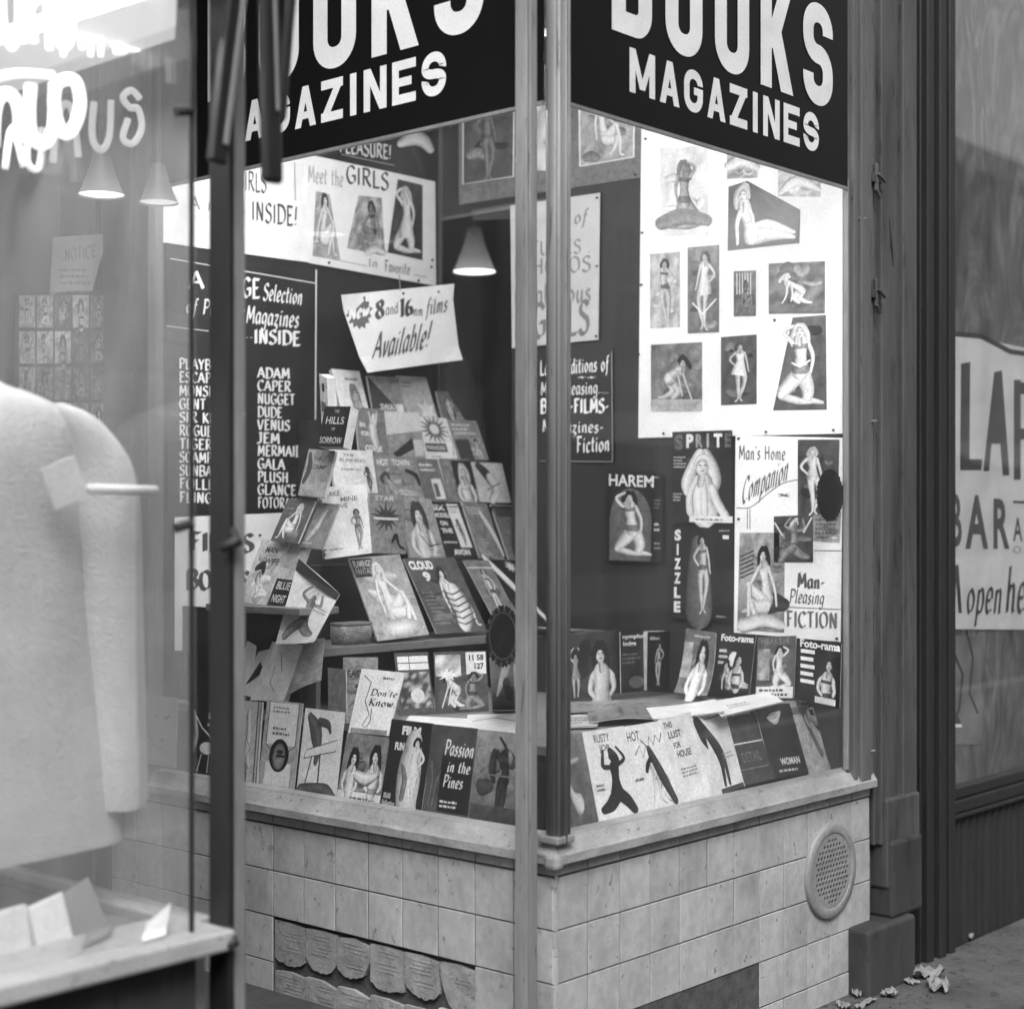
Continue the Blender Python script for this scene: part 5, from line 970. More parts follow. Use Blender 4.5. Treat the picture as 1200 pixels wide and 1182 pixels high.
# loose curled papers at left
for k, (lab, q, tn, bd) in enumerate((
    ('large grey folded sheet tilting over the framed portrait magazine', ((332, 822), (376, 797), (373, 748), (350, 753)), .6, lambda u, v: .02*u*(1-u)*4),
    ('white crumpled sheet left of the large folded sheet', ((293, 820), (338, 822), (350, 756), (312, 752)), .82, lambda u, v: .03*math.sin(3*u)*v),
    ('pale curled page with a dark corner drawing', ((279, 812), (312, 822), (325, 760), (296, 764)), .78, lambda u, v: .025*u*v),
    ('thin white page edge curling up behind the steel pole', ((272, 800), (296, 806), (300, 758), (290, 752)), .9, lambda u, v: .02*v))):
    P = [onX(*p, .10+.012*k) for p in q]; P[3] = P[3]+Vector((.02, 0, 0)); P[2] = P[2]+Vector((.02, 0, 0))
    sheet_item('paper_sheet', lab, 'paper', P, .0025, ([('poly', [(.1, .2), (.35, .75), (.8, .6)], .2), ('poly', [(.2, .3), (.38, .64), (.65, .55)], .6)] if k == 2 else [('line', [(.3, .8), (.5, .6), (.45, .3), (.6, .15)], (.02, .015), .5), ('line', [(.6, .85), (.7, .5)], (.02, .015), .55)] if k == 1 else []), tn, bd, 'loose papers at the left end of the window')

# ================================================================== POSTERS
def poster(name, label, cat, quad, fn, n, cmds, bg=.85, photos=(), mat='poster_print', th=.0025, pins=(), curl=0, var=.015):
    """quad: TL,TR,BR,BL in picture units on a real board plane; fn maps them to that plane, n = facing normal"""
    n = Vector(n); P = [fn(*p) for p in quad]
    t_ = thing(name, label, cat, tuple(P[3]))
    m_ = MB(); K = 10; V = []; T_ = []
    for lay in (-th, 0):
        for j in range(K+1):
            for i in range(K+1):
                u, v = i/K, j/K; p = P[3]*(1-u)*(1-v)+P[2]*u*(1-v)+P[1]*u*v+P[0]*(1-u)*v
                cc = curl*(max(0, abs(2*u-1)-.6)*max(0, abs(2*v-1)-.6))/.16
                V.append(p+n*(lay+cc)); T_.append(bg+random.uniform(-var, var))
    ix = lambda i, j, k: k*(K+1)**2+j*(K+1)+i; Fc = []
    for j in range(K):
        for i in range(K): Fc += [(ix(i, j, 1), ix(i+1, j, 1), ix(i+1, j+1, 1), ix(i, j+1, 1)), (ix(i, j, 0), ix(i+1, j, 0), ix(i+1, j+1, 0), ix(i, j+1, 0))]
    for i in range(K): Fc += [(ix(i, 0, 0), ix(i+1, 0, 0), ix(i+1, 0, 1), ix(i, 0, 1)), (ix(i, K, 0), ix(i+1, K, 0), ix(i+1, K, 1), ix(i, K, 1)), (ix(0, i, 0), ix(0, i+1, 0), ix(0, i+1, 1), ix(0, i, 1)), (ix(K, i, 0), ix(K, i+1, 0), ix(K, i+1, 1), ix(K, i, 1))]
    m_.add(V, Fc, T_)
    M = lambda u, v, h: fn(u, v)+n*h
    run(Art(m_, M), cmds); m_.build('sheet', mat, t_)
    for ph in photos:
        pm = MB(); Q = [Vector(fn(*p))+n*.0008 for p in ph[0]]; a = Art(pm, M); a.h = .0014
        pts = []; tn = []; K2 = 7
        for j in range(K2+1):
            for i in range(K2+1):
                u, v = i/K2, j/K2; pts.append(Q[3]*(1-u)*(1-v)+Q[2]*u*(1-v)+Q[1]*u*v+Q[0]*(1-u)*v)
                tn.append(max(.05, min(.95, ph[1]+random.uniform(-ph[2], ph[2]))))
        pm.add(pts, [(j*(K2+1)+i, j*(K2+1)+i+1, (j+1)*(K2+1)+i+1, (j+1)*(K2+1)+i) for j in range(K2) for i in range(K2)], tn)
        X0, Y0, X1, Y1 = ph[0][3][0], ph[0][3][1], ph[0][1][0], ph[0][1][1]
        if not any(c[0] == 'poly' for c in ph[3]):
            for _ in range(5):
                ax, ay = X0+(X1-X0)*random.uniform(.12, .8), Y0+(Y1-Y0)*random.uniform(.1, .85); ln = (X1-X0)*random.uniform(.05, .3); rr = abs(X1-X0)*random.uniform(.03, .1)
                ax = min(ax, X1-ln-rr*1.5); tn_ = max(.08, min(.9, ph[1]+random.uniform(-.2, .2)))
                a.snake([(ax, ay, rr), (ax+ln*.5, ay+rr*random.uniform(-1, 1), rr*1.2), (ax+ln, ay, rr)], tn_, tn_*.9)
        run(a, ph[3]); pm.build('photo', 'print', t_)
    for px, py in pins:
        c = fn(px, py)+n*.003; part('pin', 'black_iron', t_, lambda m: m.tube([c-n*.003, c+n*.002], .0035, 8))
    return t_
BW = lambda d: (lambda px, py: onY(px, py, 1.497-d)); SW = lambda d: (lambda px, py: onX(px, py, 1.217-d))
nB = (0, -1, 0); nS = (-1, 0, 0)
def rq(x0, y0, x1, y1, s0=0, s1=0): return ((x0, y0), (x1, y0+s0), (x1, y1+s1), (x0, y1))
# back wall (left)
poster('poster', 'cream poster reading GIRLS INSIDE behind the steel pole', 'poster', ((182, 176), (360, 150), (364, 308), (182, 283)), BW(.004), nB,
  [('nib', 'GIRLS', 278, 222, 312, 200, .35, {'sk': 4}), ('nib', 'INSIDE!', 295, 258, 348, 236, .3, {'sk': 7}), ('nib', 'A no', 222, 245, 262, 230, .5, {'sk': 3}), ('nib', '....', 262, 250, 288, 238, .4), ('line', [(345, 190), (346, 235)], (1, 1), .5)], bg=.84, curl=.006)
poster('poster', 'white poster Meet the GIRLS with three pin-up photographs', 'poster', ((357, 180), (510, 213), (511, 335), (362, 308)), BW(.010), nB,
  [('nib', 'Meet the', 361, 213, 402, 194, .62, {'sk': 6}), ('nib', 'GIRLS', 406, 214, 455, 194, .25, {'sk': 9}), ('nib', 'In', 432, 313, 442, 303, .6), ('nib', 'Favorite', 451, 318, 480, 305, .45, {'sk': 4}), ('line', [(372, 300), (430, 312)], (1, 1), .6), ('line', [(484, 322), (500, 325)], (1, 1), .6)], bg=.84, curl=.0,
  photos=[(((370, 224), (386, 228), (399, 306), (366, 300)), .62, .06, [('fig', 'sit', 366, 304, 398, 222, .85, .25, .75)]),
          (((420, 229), (447, 232), (451, 300), (406, 291)), .6, .18, [('fig', 'sit', 416, 296, 450, 232, .5, .2, .25), ('snake', [(430, 296, 4), (440, 292, 5), (450, 296, 3)], .8, .7)]),
          (((466, 210), (495, 217), (495, 305), (454, 296)), .28, .05, [('fig', 'kneel', 457, 302, 494, 213, .84, .7, .85, {'style': 'dress'})])], pins=[(385, 308), (506, 305), (505, 313), (490, 329)])
poster('poster', 'dark poster ending PLEASURE behind the top of the GIRLS poster', 'poster', ((398, 120), (515, 120), (513, 222), (398, 195)), BW(.004), nB,
  [('nib', 'PLEASURE!', 398, 178, 458, 162, .85, {'sk': 9}), ('line', [(400, 181), (462, 194)], (1, 1), .6), ('snake', [(470, 168, 5), (484, 162, 9), (496, 165, 8), (504, 175, 5)], .8, .5), ('snake', [(486, 176, 6), (492, 190, 5), (495, 202, 4)], .25, .2)], bg=.16, mat='print')
magL = ['PLAYBOY', 'ESCAPADE', 'MONSIEUR', 'GENT', 'SIR KNIGHT', 'ROGUE', 'TIGER', 'SCAMP', 'SUNBATHER', 'FOLLIES', 'FLING']
magR = ['ADAM', 'CAPER', 'NUGGET', 'DUDE', 'VENUS', 'JEM', 'MERMAID', 'GALA', 'PLUSH', 'GLANCE', 'FOTORAMA']
cm = [('line', [(199, 303), (370, 332)], (1.2, 1.2), .8), ('line', [(370.5, 316), (369, 598)], (1.6, 1.6), .82), ('line', [(281, 392), (281, 598)], (1.1, 1.1), .6), ('line', [(195, 382), (245, 388)], (1.1, 1.1), .75),
  ('nib', 'A', 222, 338, 238, 318, .85), ('nib', 'LARGE', 249, 346, 304, 324, .9, {'pen': (.085, .045), 'sk': 3}), ('nib', 'Selection', 308, 351, 353, 332, .88, {'sk': 6, 'sl': 2}),
  ('nib', 'of Popular', 218, 366, 285, 349, .8, {'sk': 8, 'sl': 2}), ('nib', 'Magazines', 288, 378, 349, 358, .88, {'sk': 6, 'sl': 2}), ('nib', '...', 282, 396, 296, 388, .88), ('nib', 'INSIDE', 298, 402, 351, 386, .94, {'pen': (.09, .05), 'sk': 3})]
for k, s_ in enumerate(magL): cm.append(('nib', s_, 210, 432+15.6*k, 210+7.6*len(s_), 420+15.6*k, .88, {'pen': (.085, .045), 'sk': .6*len(s_)*.5}))
wR = [37, 38, 43, 28, 37, 25, 51, 31, 35, 44, 52]
for k, s_ in enumerate(magR): cm.append(('nib', s_, 301.5, 442.5+15.2*k, 301.5+wR[k], 430.5+15.2*k, .94, {'pen': (.09, .045), 'sk': 1.5}))
poster('sign', 'black hand lettered sign listing the magazines in two columns', 'sign', ((195, 290), (371.5, 318), (370, 600), (196, 598)), BW(.002), nB, cm, bg=.16, mat='sign_print')
fl = lambda px, py: onY(px, py, 1.32)
poster('sign', 'tilted white card announcing films available, hung on string over the rack', 'sign', ((397, 346), (529, 333), (539, 422), (428, 437)), fl, nB,
  [('burst', 421, 366, 17, 22, 14, .42, .8), ('nib', 'New', 409, 375, 432, 360, .92, {'sk': -6, 'pen': (.1, .08)}), ('nib', '8', 440, 373, 450, 352, .35, {'pen': (.09, .06)}), ('nib', 'and', 452, 369, 466, 356, .45, {'sk': -2}), ('nib', '16', 469, 370, 483, 350, .3, {'pen': (.12, .05)}), ('nib', 'mm', 484, 370, 495, 358, .4), ('nib', 'films', 499, 369, 523, 350, .42, {'sk': -4, 'sl': 2}), ('nib', 'Available!', 436, 421, 501, 390, .35, {'sk': -14, 'sl': 6, 'pen': (.06, .04)})], bg=.92, pins=[(472, 344), (513, 342)], curl=.012)
part('string', 'light_strip', bpy.data.objects[[o.name for o in bpy.data.objects if o.get('label', '').startswith('tilted white card')][0]], lambda m: m.tube([fl(469, 341), fl(468, 322)], .0015, 5))
poster('poster', 'white lettered poster low on the back board left of the rack', 'poster', ((205, 606), (350, 600), (345, 765), (205, 762)), BW(.006), nB,
  [('nib', 'FILMS', 222, 645, 296, 624, .35, {'pen': (.12, .06), 'sk': 2}), ('nib', 'BOOKS', 219, 690, 292, 668, .35, {'pen': (.12, .06), 'sk': 2}), ('nib', 'MAGS', 216, 733, 290, 712, .35, {'pen': (.12, .06), 'sk': -2})], bg=.86, pins=[(304, 627)])
# side wall (right)
poster('picture_mount', 'long grey mount with framed pin-up pictures high on the dark board', 'picture', ((537, 90), (752, 60), (751, 208), (538, 240)), SW(.003), nS,
  [('rect', 612, 200, 640, 120, .75, {'nx': 3, 'ny': 5, 'var': .15}), ('snake', [(606, 188, 2), (612, 174, 3), (618, 186, 2)], .9, .8)], bg=.46, mat='print',
  photos=[(((542, 118), (603, 108), (602, 208), (543, 217)), .36, .05, [('line', [(543, 120), (543, 216), (602, 207), (603, 110)], (1.5, 1.5), .9), ('fig', 'stand', 554, 214, 590, 118, .5, .3, .42)]),
          (((679, 100), (744, 90), (743, 185), (679, 196)), .62, .1, [('line', [(679, 102), (680, 195), (743, 184), (744, 92)], (2, 2), .93), ('fig', 'sit', 688, 186, 735, 110, .88, .4, .8)])], pins=[(745, 205)])
poster('poster', 'pale lettered poster half hidden by the corner post', 'poster', ((598, 241), (703, 226), (701, 398), (600, 408)), SW(.008), nS,
  [('nib', 'of', 673, 262, 687, 245, .5, {'sl': 2}), ('nib', 'STUDIES &', 612, 300, 692, 284, .5, {'sk': -4}), ('nib', 'PHOTOS', 612, 322, 692, 304, .5, {'sk': -4}), ('nib', 'of', 640, 340, 652, 326, .5), ('nib', 'Fabulous', 616, 358, 692, 334, .5, {'sk': -5}), ('nib', 'GIRLS', 625, 396, 690, 358, .45, {'sk': -6, 'pen': (.08, .04)}), ('nib', 'S', 606, 262, 618, 240, .5), ('rect', 604, 396, 612, 300, .6, {'ny': 6, 'var': .2})], bg=.70, pins=[(700, 232), (700, 312), (699, 394)])
poster('sign', 'small dark sign with white lettering on films and fiction', 'sign', ((630, 418), (718, 410), (719, 542), (632, 541)), SW(.004), nS,
  [('nib', 'Large Editions of', 633, 440, 713, 423, .85, {'sk': -6}), ('nib', '~~', 678, 446, 698, 436, .8), ('nib', 'Man Pleasing....', 634, 463, 713, 448, .8, {'sk': -2}), ('nib', 'Books-FILMS-', 634, 484, 713, 468, .88, {'sk': -1, 'pen': (.1, .05)}), ('nib', 'Magazines-', 636, 506, 707, 492, .8, {'sk': 1}), ('nib', 'Fiction', 676, 530, 714, 512, .85, {'sk': -2}), ('line', [(717, 412), (718, 541)], (1, 1), .55), ('line', [(632, 540), (718, 541)], (1, 1), .55)], bg=.13, mat='sign_print')
def P4(x0, y0, x1, y1, d=-3): return ((x0, y0), (x1, y0+d), (x1, y1+d*.5), (x0, y1))
poster('poster', 'large white poster pasted with many small pin-up photographs', 'poster', ((752, 100), (992, 70), (988, 508), (748, 513)), SW(.006), nS, [], bg=.87, curl=0, var=.02,
  photos=[(P4(774, 174, 830, 277), .82, .1, [('fig', 'kneel', 780, 274, 826, 182, .6, .45, .4), ('snake', [(776, 262, 8), (800, 254, 10), (828, 258, 7)], .5, .6)]),
   (P4(852, 180, 888, 210), .6, .15, [('snake', [(855, 195, 6), (870, 188, 8), (886, 196, 5)], .8, .5)]), (P4(912, 200, 962, 230, 2), .68, .1, [('snake', [(915, 226, 3), (935, 212, 7), (960, 222, 3)], .85, .5)]),
   (((854, 219), (876, 212), (938, 246), (937, 286)), .34, .04, [('poly', [(854, 219), (874, 213), (897, 249), (937, 246), (936, 285), (853, 294)], .34), ('fig', 'recline', 855, 292, 938, 215, .86, .72, .92)]),
   (P4(762, 298, 797, 385), .66, .12, [('fig', 'stand', 764, 384, 796, 300, .72, .2, .4)]), (P4(806, 290, 843, 391), .45, .06, [('fig', 'stand', 808, 390, 842, 290, .75, .3, .85, {'style': 'dress'}), ('line', [(812, 355), (824, 368), (840, 350)], (2, 2), .9)]),
   (P4(860, 318, 886, 371, -1), .4, .1, [('line', [(864+k*3.2, 320), (864+k*3.2, 345)], (1.4, 1.4), .75) for k in range(6)]+[('fig', 'sit', 866, 371, 886, 326, .5, .15, .3)]),
   (P4(901, 309, 967, 368), .42, .14, [('fig', 'bend', 905, 360, 955, 316, .88, .75, .8), ('rect', 902, 367, 966, 356, .4, {'nx': 6, 'ny': 2, 'var': .08})]),
   (P4(763, 404, 823, 482), .48, .1, [('rect', 763, 482, 823, 468, .66, {'nx': 6, 'ny': 2, 'var': .06}), ('fig', 'bend', 766, 474, 822, 410, .72, .15, .85)]),
   (P4(845, 395, 887, 475), .33, .05, [('fig', 'stand', 850, 473, 886, 398, .7, .3, .92, {'style': 'dress'})]),
   (((929, 372), (968, 369), (969, 480), (906, 481)), .38, .04, [('fig', 'kneel', 906, 480, 970, 372, .85, .8, .55), ('line', [(928, 425), (938, 430), (950, 422)], (2, 2), .9)])],
  pins=[(757, 163), (753, 273), (752, 334), (749, 415), (778, 508), (898, 506), (977, 504), (908, 375)])
sd_ = .004
def wallmag(label, q, cmds, bg, fn, **kw):
    P = [fn(*p) for p in (q[3], q[2], q[1], q[0])]; return sheet_item('magazine', label, 'magazine', P, .002, cmds, bg, None, 'magazines pinned to the side board', **kw)
wallmag('pinned magazine HAREM with a woman kneeling under an arch', ((712, 552), (777, 555), (777, 659), (711, 657)), [('text', 'HAREM', .03, .84, .84, .97, .94, .02), ('poly', [(.05, .01), (.78, .01), (.8, .45)]+[(.425+.375*math.cos(R(a)), .45+.37*math.sin(R(a))) for a in range(10, 180, 12)]+[(.05, .45)], .42), ('fig', 'kneel', .04, .02, .84, .84, .8, .16, .5), ('lines', .84, .94, .98, .98, 1, .6), ('lines', .85, .6, .98, .72, 3, .5), ('lines', .85, .34, .98, .46, 2, .8), ('lines', .85, .14, .98, .24, 2, .6)], .13, SW(.008))
wallmag('pinned magazine SPRITE with a blonde resting her chin on her hands', ((788, 506), (858, 504), (859, 615), (787, 613)), [('text', 'S', .04, .8, .18, .97, .45, .05), ('text', 'P', .24, .82, .36, .97, .94, .05), ('text', 'R', .4, .82, .52, .97, .58, .05), ('text', 'I', .58, .82, .62, .97, .66, .05), ('text', 'T', .7, .82, .84, .97, .94, .05), ('text', 'E', .88, .82, .98, .97, .42, .05), ('fig', 'chin', .04, .05, .98, .82, .86, .8, .88), ('rect', .3, .02, 1.0, .09, .85), ('lines', .4, .035, .96, .07, 1, .4), ('lines', .03, .6, .26, .74, 4, .7), ('lines', .03, .24, .22, .34, 3, .7)], .2, SW(.010))
wallmag('pinned magazine SIZZLE with a standing woman in a dark cape', ((788, 616), (859, 616), (858, 727), (787, 724)), [('text', c_, .04 if c_ != 'I' else .08, .84-k*.155, .15 if c_ != 'I' else .11, .96-k*.155, .93, .05) for k, c_ in enumerate('SIZZLE')]+[('snake', [(.42, .8, .1), (.45, .5, .18), (.46, .1, .22)], .42, .36), ('fig', 'stand', .3, .03, .74, .95, .72, .12, .45), ('rect', .84, .86, .94, .9, .9), ('lines', .78, .93, .96, .97, 1, .6), ('lines', .75, .02, .97, .06, 1, .6)], .11, SW(.008))
poster('poster', "cream poster Man's Home Companion with four pasted pictures and the word FICTION", 'poster', ((862, 510), (988, 513), (985, 752), (860, 741)), SW(.005), nS,
  [('nib', "Man's Home", 866, 538, 920, 522, .4, {'sk': 1}), ('nib', 'Companion', 869, 590, 922, 560, .4, {'sk': -28, 'sl': 4, 'pen': (.06, .04)}), ('line', catmull([(863, 595), (880, 594), (900, 578), (918, 566), (936, 562)]), (1.2, 1.2), .45), ('line', [(876, 596), (876, 620)], (1, 1), .45), ('line', [(879, 596), (879, 620)], (1, 1), .45), ('nib', 'x', 912, 582, 926, 576, .4), ('nib', 'Man-', 935, 688, 966, 671, .35, {'sk': 2, 'pen': (.1, .05)}), ('nib', 'Pleasing', 925, 706, 965, 690, .4, {'sk': 2, 'sl': 2}), ('line', [(921, 711), (986, 714)], (1, 1), .45), ('nib', 'FICTION', 922, 734, 981, 716, .42, {'sk': 2, 'pen': (.09, .04)}), ('line', [(954, 645), (986, 645)], (1, 1), .5)], bg=.88,
  photos=[(((935, 515), (984, 515), (982, 602), (935, 604)), .3, .08, [('fig', 'stand', 934, 606, 974, 520, .82, .65, .75)]),
   (((953, 598), (986, 600), (984, 636), (953, 634)), .62, .05, [('lines', 956, 632, 982, 606, 5, .45)]),
   (((907, 605), (953, 603), (953, 659), (907, 659)), .33, .05, [('fig', 'crouch', 912, 659, 950, 604, .55, .7, .45), ('line', [(908, 612), (918, 628)], (2, 2), .8), ('line', [(952, 606), (942, 624)], (2, 2), .8)]),
   (((867, 624), (920, 624), (919, 741), (864, 738)), .6, .1, [('line', [(868, 652+k*5), (884, 645+k*5)], (1.5, 1.5), .25) for k in range(6)]+[('snake', [(890, 712, 10), (905, 706, 12), (918, 708, 8)], .3, .25), ('fig', 'sit', 864, 740, 920, 634, .84, .14, .85), ('snake', [(872, 732, 8), (895, 726, 8), (915, 732, 6)], .85, .7)])],
  pins=[(866, 514), (981, 748), (866, 608)])

# round seals stuck inside the panes
def seal(label, px, py, rx, ry, fn, n, ring):
    c = fn(px, py); du = fn(px+rx, py)-fn(px-rx, py); dv = Vector((0, 0, (fn(px, py-ry)-fn(px, py+ry)).z/2)); du = du/2
    t_ = thing('window_seal', label, 'sticker', tuple(c)); m_ = MB(); n = Vector(n); pts = [c]; K = 60
    for k in range(K):
        r_ = (1 if k % 2 else .93)*random.uniform(.97, 1.02); pts.append(c+du*r_*math.cos(2*math.pi*k/K)+dv*r_*math.sin(2*math.pi*k/K))
    m_.add(pts+[p-n*.002 for p in pts[1:]], [(0, 1+k, 1+(k+1) % K) for k in range(K)]+[(1+k, 1+(k+1) % K, 1+K+(k+1) % K, 1+K+k) for k in range(K)], .06)
    a = Art(m_, lambda u, v, h: c+du*u+dv*v+n*h)
    if ring:
        a.line([(.74*math.cos(R(t0)), .74*math.sin(R(t0))) for t0 in range(0, 361, 12)], (.04, .04), .45)
        for k, ch in enumerate('MEMBER LICENSED '):
            t0 = R(170-k*22); x, y = .86*math.cos(t0), .86*math.sin(t0); a.text(ch, x-.06, y-.06, x+.06, y+.06, .5, .02) if ch != ' ' else None
        a.line([(-.2, -.3), (.0, -.1), (.15, .35)], (.05, .05), .26); a.line([(-.3, .1), (.3, .0)], (.05, .05), .24)
    else:
        for k in range(26):
            x, y = random.uniform(-.6, .6), random.uniform(-.7, .7)
            if x*x+y*y < .6: a.ell(x, y, .07, .07, random.uniform(.1, .2), 7)
    m_.build('seal_disc', 'print', t_)
seal('round black seal on the left pane beside the pale post', 589, 745, 21, 37, lambda a, b_: onX(a, b_, .009), (-1, 0, 0), True)
seal('small round black seal on the right pane over the cream poster', 973, 580, 16, 32, lambda a, b_: onY(a, b_, .009), (0, -1, 0), False)

# sign in the vacant shop window
poster('paper_sign', 'torn white paper sign with large dark capitals in the vacant window at far right', 'sign', ((1112, 390), (1290, 425), (1290, 738), (1113, 737)), lambda a, b_: onY(a, b_, .040), nB,
  [('line', [(1114, 391), (1150, 394), (1184, 412), (1240, 420)], (6, 6), .2), ('poly', [(1126, 426), (1137, 424), (1136, 538), (1151, 538), (1150, 551), (1125, 551)], .27), ('poly', [(1152, 552), (1165, 436), (1174, 434), (1183, 557), (1175, 557), (1172, 520), (1162, 520), (1159, 552)], .27), ('rect', 1188, 562, 1196, 445, .27), ('rect', 1196, 462, 1215, 448, .27), ('rect', 1196, 515, 1212, 502, .27),
   ('text', 'B', 1112, 641, 1127, 578, .33, .02), ('text', 'A', 1131, 643, 1158, 580, .33, .03), ('text', 'R', 1164, 643, 1183, 584, .33, .03), ('text', 'A', 1187, 634, 1198, 606, .33, .02), ('text', 'O', 1187, 648, 1196, 640, .4, -.01), ('line', [(1187, 588), (1240, 590)], (3, 3), .3),
   ('line', [(1117, 718), (1119, 662)], (4, 4), .25), ('line', [(1125, 718), (1121, 662)], (4, 4), .25), ('nib', 'open', 1132, 718, 1172, 672, .25, {'sl': 4, 'pen': (.05, .02)}), ('nib', 'here', 1178, 718, 1222, 664, .25, {'sl': 4, 'pen': (.05, .02)})], bg=.74, var=.03, curl=.0)
tp = MB(); a = Art(tp, lambda u, v, h: onY(u, v, .042)-Vector((0, h, 0)))
a.rect(1114, 872, 1150, 745, .42, nx=4, ny=7, var=.07); a.line([(1116, 760), (1128, 790), (1124, 830), (1116, 850)], (3, 3), .15); a.line([(1128, 720), (1140, 770), (1136, 812), (1146, 836)], (2.4, 2.4), .2); a.poly([(1115, 848), (1120, 834), (1127, 848)], .05); a.rect(1115, 852, 1127, 848, .8)
tag(tp.build('torn_paper', 'poster_print'), 'scrap of torn dark paper below the white sign in the vacant window', 'paper')

# pinned things seen through the near window
EN = lambda px, py: onY(px, py, 1.585)
poster('notice', 'tilted pale notice on the entry wall, seen through the near window', 'notice', ((62, 278), (126, 274), (108, 342), (58, 346)), EN, nB, [('nib', 'NOTICE', 76, 306, 112, 292, .45, {'sk': -5}), ('lines', 70, 335, 108, 312, 3, .5)], bg=.62)
poster('pinboard', 'board crowded with small pin-up prints on the entry wall at left', 'pinboard', ((18, 344), (128, 340), (126, 560), (14, 560)), EN, nB, [], bg=.30, mat='print',
  photos=[(P4(22+k % 5*21, 346+k//5*42, 41+k % 5*21, 384+k//5*42, 0), random.uniform(.35, .75), .15, [('fig', ['stand', 'kneel', 'sit', 'bust'][k % 4], 24+k % 5*21, 383+k//5*42, 39+k % 5*21, 348+k//5*42, random.uniform(.5, .85), .15, .3)]) for k in range(20)])
poster('poster', 'sketched woman face on a grey poster low behind the near window', 'poster', ((164, 812), (208, 818), (206, 900), (162, 892)), lambda a, b_: onX(a, b_, -.036), (-1, 0, 0),
  [('line', [(180, 840), (186, 838)], (2, 2), .25), ('line', [(192, 842), (199, 839)], (2, 2), .25), ('line', [(188, 866), (192, 868)], (2.5, 2.5), .25), ('line', catmull([(172, 830), (172, 855), (184, 876), (196, 872)]), (1.5, 1.5), .4)], bg=.5)

# solid dark form standing in for a passer-by's reflection beside the rack
dc = thing('reflected_passer', 'dark rounded form standing in for a reflected passer-by right of the rack', 'coat', tuple(onX(575, 700, 1.3)))
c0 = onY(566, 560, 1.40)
def passer_loft(m):
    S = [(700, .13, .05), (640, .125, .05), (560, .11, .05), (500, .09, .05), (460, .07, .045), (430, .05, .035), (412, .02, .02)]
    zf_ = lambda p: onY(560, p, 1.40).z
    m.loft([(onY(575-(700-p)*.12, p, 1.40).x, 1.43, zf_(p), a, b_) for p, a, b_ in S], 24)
part('passer_form', 'passer_dark', dc, passer_loft, smooth=True)

# ------------------------------------------------------------------ neon in the near window
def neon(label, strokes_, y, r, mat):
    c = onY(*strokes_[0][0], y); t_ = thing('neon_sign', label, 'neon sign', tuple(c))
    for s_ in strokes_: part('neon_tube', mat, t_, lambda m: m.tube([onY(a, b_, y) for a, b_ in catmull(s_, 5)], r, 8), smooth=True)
neon('bright neon letters at the far left top, out of focus', [[(2, -10), (4, 30), (14, 56), (22, 30), (22, -10)], [(28, 50), (26, 0)], [(40, 50), (36, 10), (52, -5)], [(58, 58), (56, 0)], [(66, -10), (66, 40), (76, 56), (84, 40), (84, -10)],
   [(-10, 92), (20, 86), (62, 88)]], .10, .0055, 'neon')
neon('large bright lower neon letters overlapping the ceiling light', [[(-8, 172), (-6, 130), (2, 112), (14, 112), (22, 130), (22, 165)], [(36, 100), (34, 140), (40, 164), (52, 168), (62, 150), (64, 98)], [(80, 92), (66, 100), (64, 130), (74, 156), (86, 150), (94, 124), (90, 98), (80, 92)]], .08, .009, 'neon')
neon('thin middle row of neon letters', [[(74, 66), (78, 30), (92, 24), (96, 58)], [(106, 66), (108, 22)], [(118, 66), (120, 28), (132, 24), (134, 56)], [(150, 20), (140, 24), (142, 38), (152, 46), (146, 60), (134, 60)], [(150, 4), (146, 44), (156, 58), (168, 48), (168, 0)]], .3, .005, 'neon')
neon('dim ghostly neon letters below the bright ones', [[(6, 198), (14, 150), (28, 196)], [(34, 150), (32, 190), (46, 196), (50, 150)], [(62, 190), (70, 130), (84, 128), (92, 184)], [(110, 120), (108, 160), (118, 176), (128, 160), (130, 118)], [(164, 116), (154, 106), (144, 114), (152, 126), (162, 128), (166, 150), (156, 168), (144, 162), (150, 140)]], .55, .007, 'neon_reflection')  # side-glass reflection of the neon, built as faintly glowing tubes

# goods on the near ledge
GN = 'folded goods on the near window ledge'
def slabq(name, label, cat, pxs, z, h_, mat):
    q = [onZ(*p, z) for p in pxs]; t_ = MB(); t_.add(q+[p+Vector((0, 0, h_)) for p in q], [(3, 2, 1, 0), (4, 5, 6, 7), (0, 1, 5, 4), (1, 2, 6, 5), (2, 3, 7, 6), (3, 0, 4, 7)])
    return tag(t_.build(name, mat, bevel=.005), label, cat, GN)
def wedge(name, label, BL, BR, TL, y0, th, mat):
    q = quad_fam(BL, BR, TL, 'R', y0); n_ = (q[1]-q[0]).cross(q[3]-q[0]).normalized()*-th
    t_ = MB(); t_.add(q+[p+n_ for p in q], [(3, 2, 1, 0), (4, 5, 6, 7), (0, 1, 5, 4), (1, 2, 6, 5), (2, 3, 7, 6), (3, 0, 4, 7)])
    return tag(t_.build(name, mat, bevel=.004), label, 'box', GN)
wedge('shirt_box', 'white box with a dark spot, leftmost on the near ledge', (-12, 1140), (42, 1122), (-22, 1074), .10, .05, 'box_card')
wedge('shirt_box', 'pale box with a soft top, second on the near ledge', (46, 1122), (88, 1102), (32, 1062), .11, .05, 'box_card')
wedge('shirt_box', 'grey box third on the near ledge', (90, 1108), (128, 1082), (66, 1050), .14, .04, 'box_dark')
slabq('folded_paper', 'flat pale folded paper on the near ledge, right of the boxes', 'paper', ((96, 1112), (128, 1098), (134, 1086), (100, 1098)), .625, .008, 'paper_scrap')
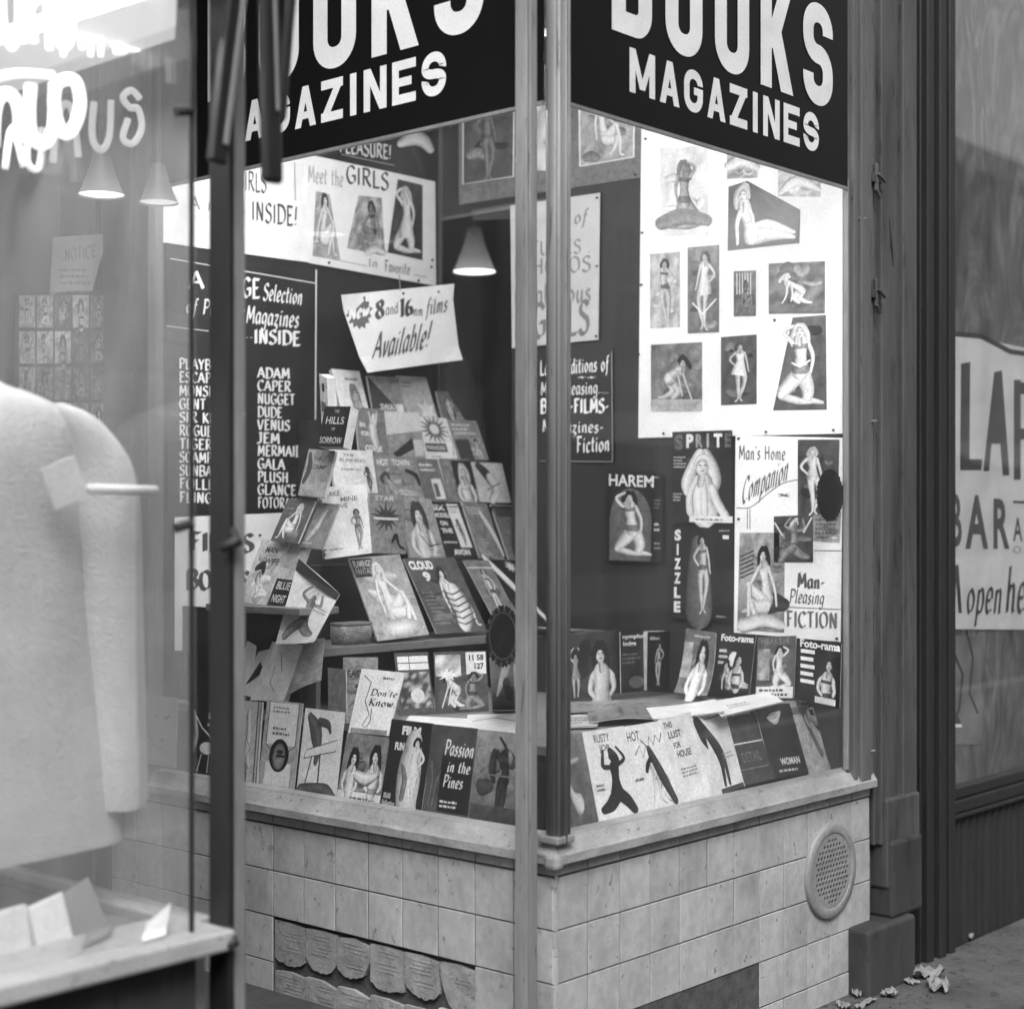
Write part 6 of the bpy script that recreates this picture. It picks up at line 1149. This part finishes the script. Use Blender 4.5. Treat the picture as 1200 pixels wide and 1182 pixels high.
def fold(m):
    a, b_, c, d = onZ(166, 1104, .625), onZ(194, 1096, .625), onZ(200, 1080, .625)+Vector((0, 0, .03)), onZ(172, 1092, .625)+Vector((0, 0, .012))
    m.add([a, b_, c, d]+[p+Vector((0, 0, .003)) for p in (a, b_, c, d)], [(0, 1, 2, 3), (4, 5, 6, 7), (0, 1, 5, 4), (1, 2, 6, 5), (2, 3, 7, 6), (3, 0, 4, 7)])
m_ = MB(); fold(m_); tag(m_.build('folded_paper', 'box_card'), 'small curled card near the right end of the near ledge', 'paper', GN)
m_ = MB(); m_.tube([onY(104, 573, .16), onY(182, 575, .16)], .009, 10); tag(m_.build('hanger_rod', 'box_card', smooth=True), 'short white rod sticking out beside the price tag', 'rod')

# litter on the pavement
def scrap(label, px, py, sx, sy, rot, mat='paper_scrap', h_=.03):
    c = onZ(px, py, .047); rnd = random.Random(px); m_ = MB(); K = 7; V = []
    for j in range(K+1):
        for i in range(K+1):
            u, v = (i/K-.5)*sx, (j/K-.5)*sy; x = u*math.cos(rot)-v*math.sin(rot); y = u*math.sin(rot)+v*math.cos(rot)
            V.append((c.x+x, c.y+y, c.z+rnd.uniform(.002, h_)))
    m_.add(V, [(j*(K+1)+i, j*(K+1)+i+1, (j+1)*(K+1)+i+1, (j+1)*(K+1)+i) for j in range(K) for i in range(K)])
    tag(m_.build('litter', mat, smooth=rnd.random() < .5), label, 'litter', 'litter on the pavement')
scrap('crumpled white paper lying furthest right on the pavement', 1100, 1158, .09, .05, .6); scrap('long pale scrap leaning at the foot of the pilaster', 1086, 1144, .05, .10, 1.0)
scrap('small white carton scrap in front of the stone block', 1043, 1166, .055, .04, .2, h_=.02); scrap('thin white strip of litter at the bottom edge', 1015, 1177, .10, .02, .1, h_=.012); scrap('crumpled bit of paper left of the stone block', 1004, 1166, .05, .025, .5, h_=.02)
scrap('tiny pale scrap beside the ribbed panel', 1137, 1100, .02, .02, .5, h_=.02)

# grit and dirt packed along the foot of the walls
gm = MB(); rg = random.Random(3)
for _ in range(1500):
    x = rg.uniform(.2, 3.4); y = -abs(rg.gauss(0, .09))-(.065 if 1.38 < x < 1.6 else .004); r_ = rg.uniform(.0012, .0055)
    if rg.random() < .25: y = rg.uniform(-.8, -.02)
    a0 = rg.uniform(0, 6); P = [(x+r_*math.cos(a0+2.1*k), y+r_*math.sin(a0+2.1*k), .045) for k in range(3)]+[(x, y, .045+r_*rg.uniform(.5, 1.2))]
    gm.add(P, [(0, 1, 3), (1, 2, 3), (2, 0, 3)])
tag(gm.build('grit', 'sidewalk'), 'dark grit and dirt scattered along the foot of the walls', 'dirt', kind='stuff')
scrap('small torn paper scrap against the tiles at the very bottom', 990, 1180, .05, .03, .9, h_=.015)
scrap('flat dirty wrapper between the stone block and the pilaster', 1068, 1152, .04, .03, 1.4, h_=.012)
scrap('tiny white flake on the ribbed panel side of the pavement', 1102, 1096, .014, .012, .2, h_=.01)
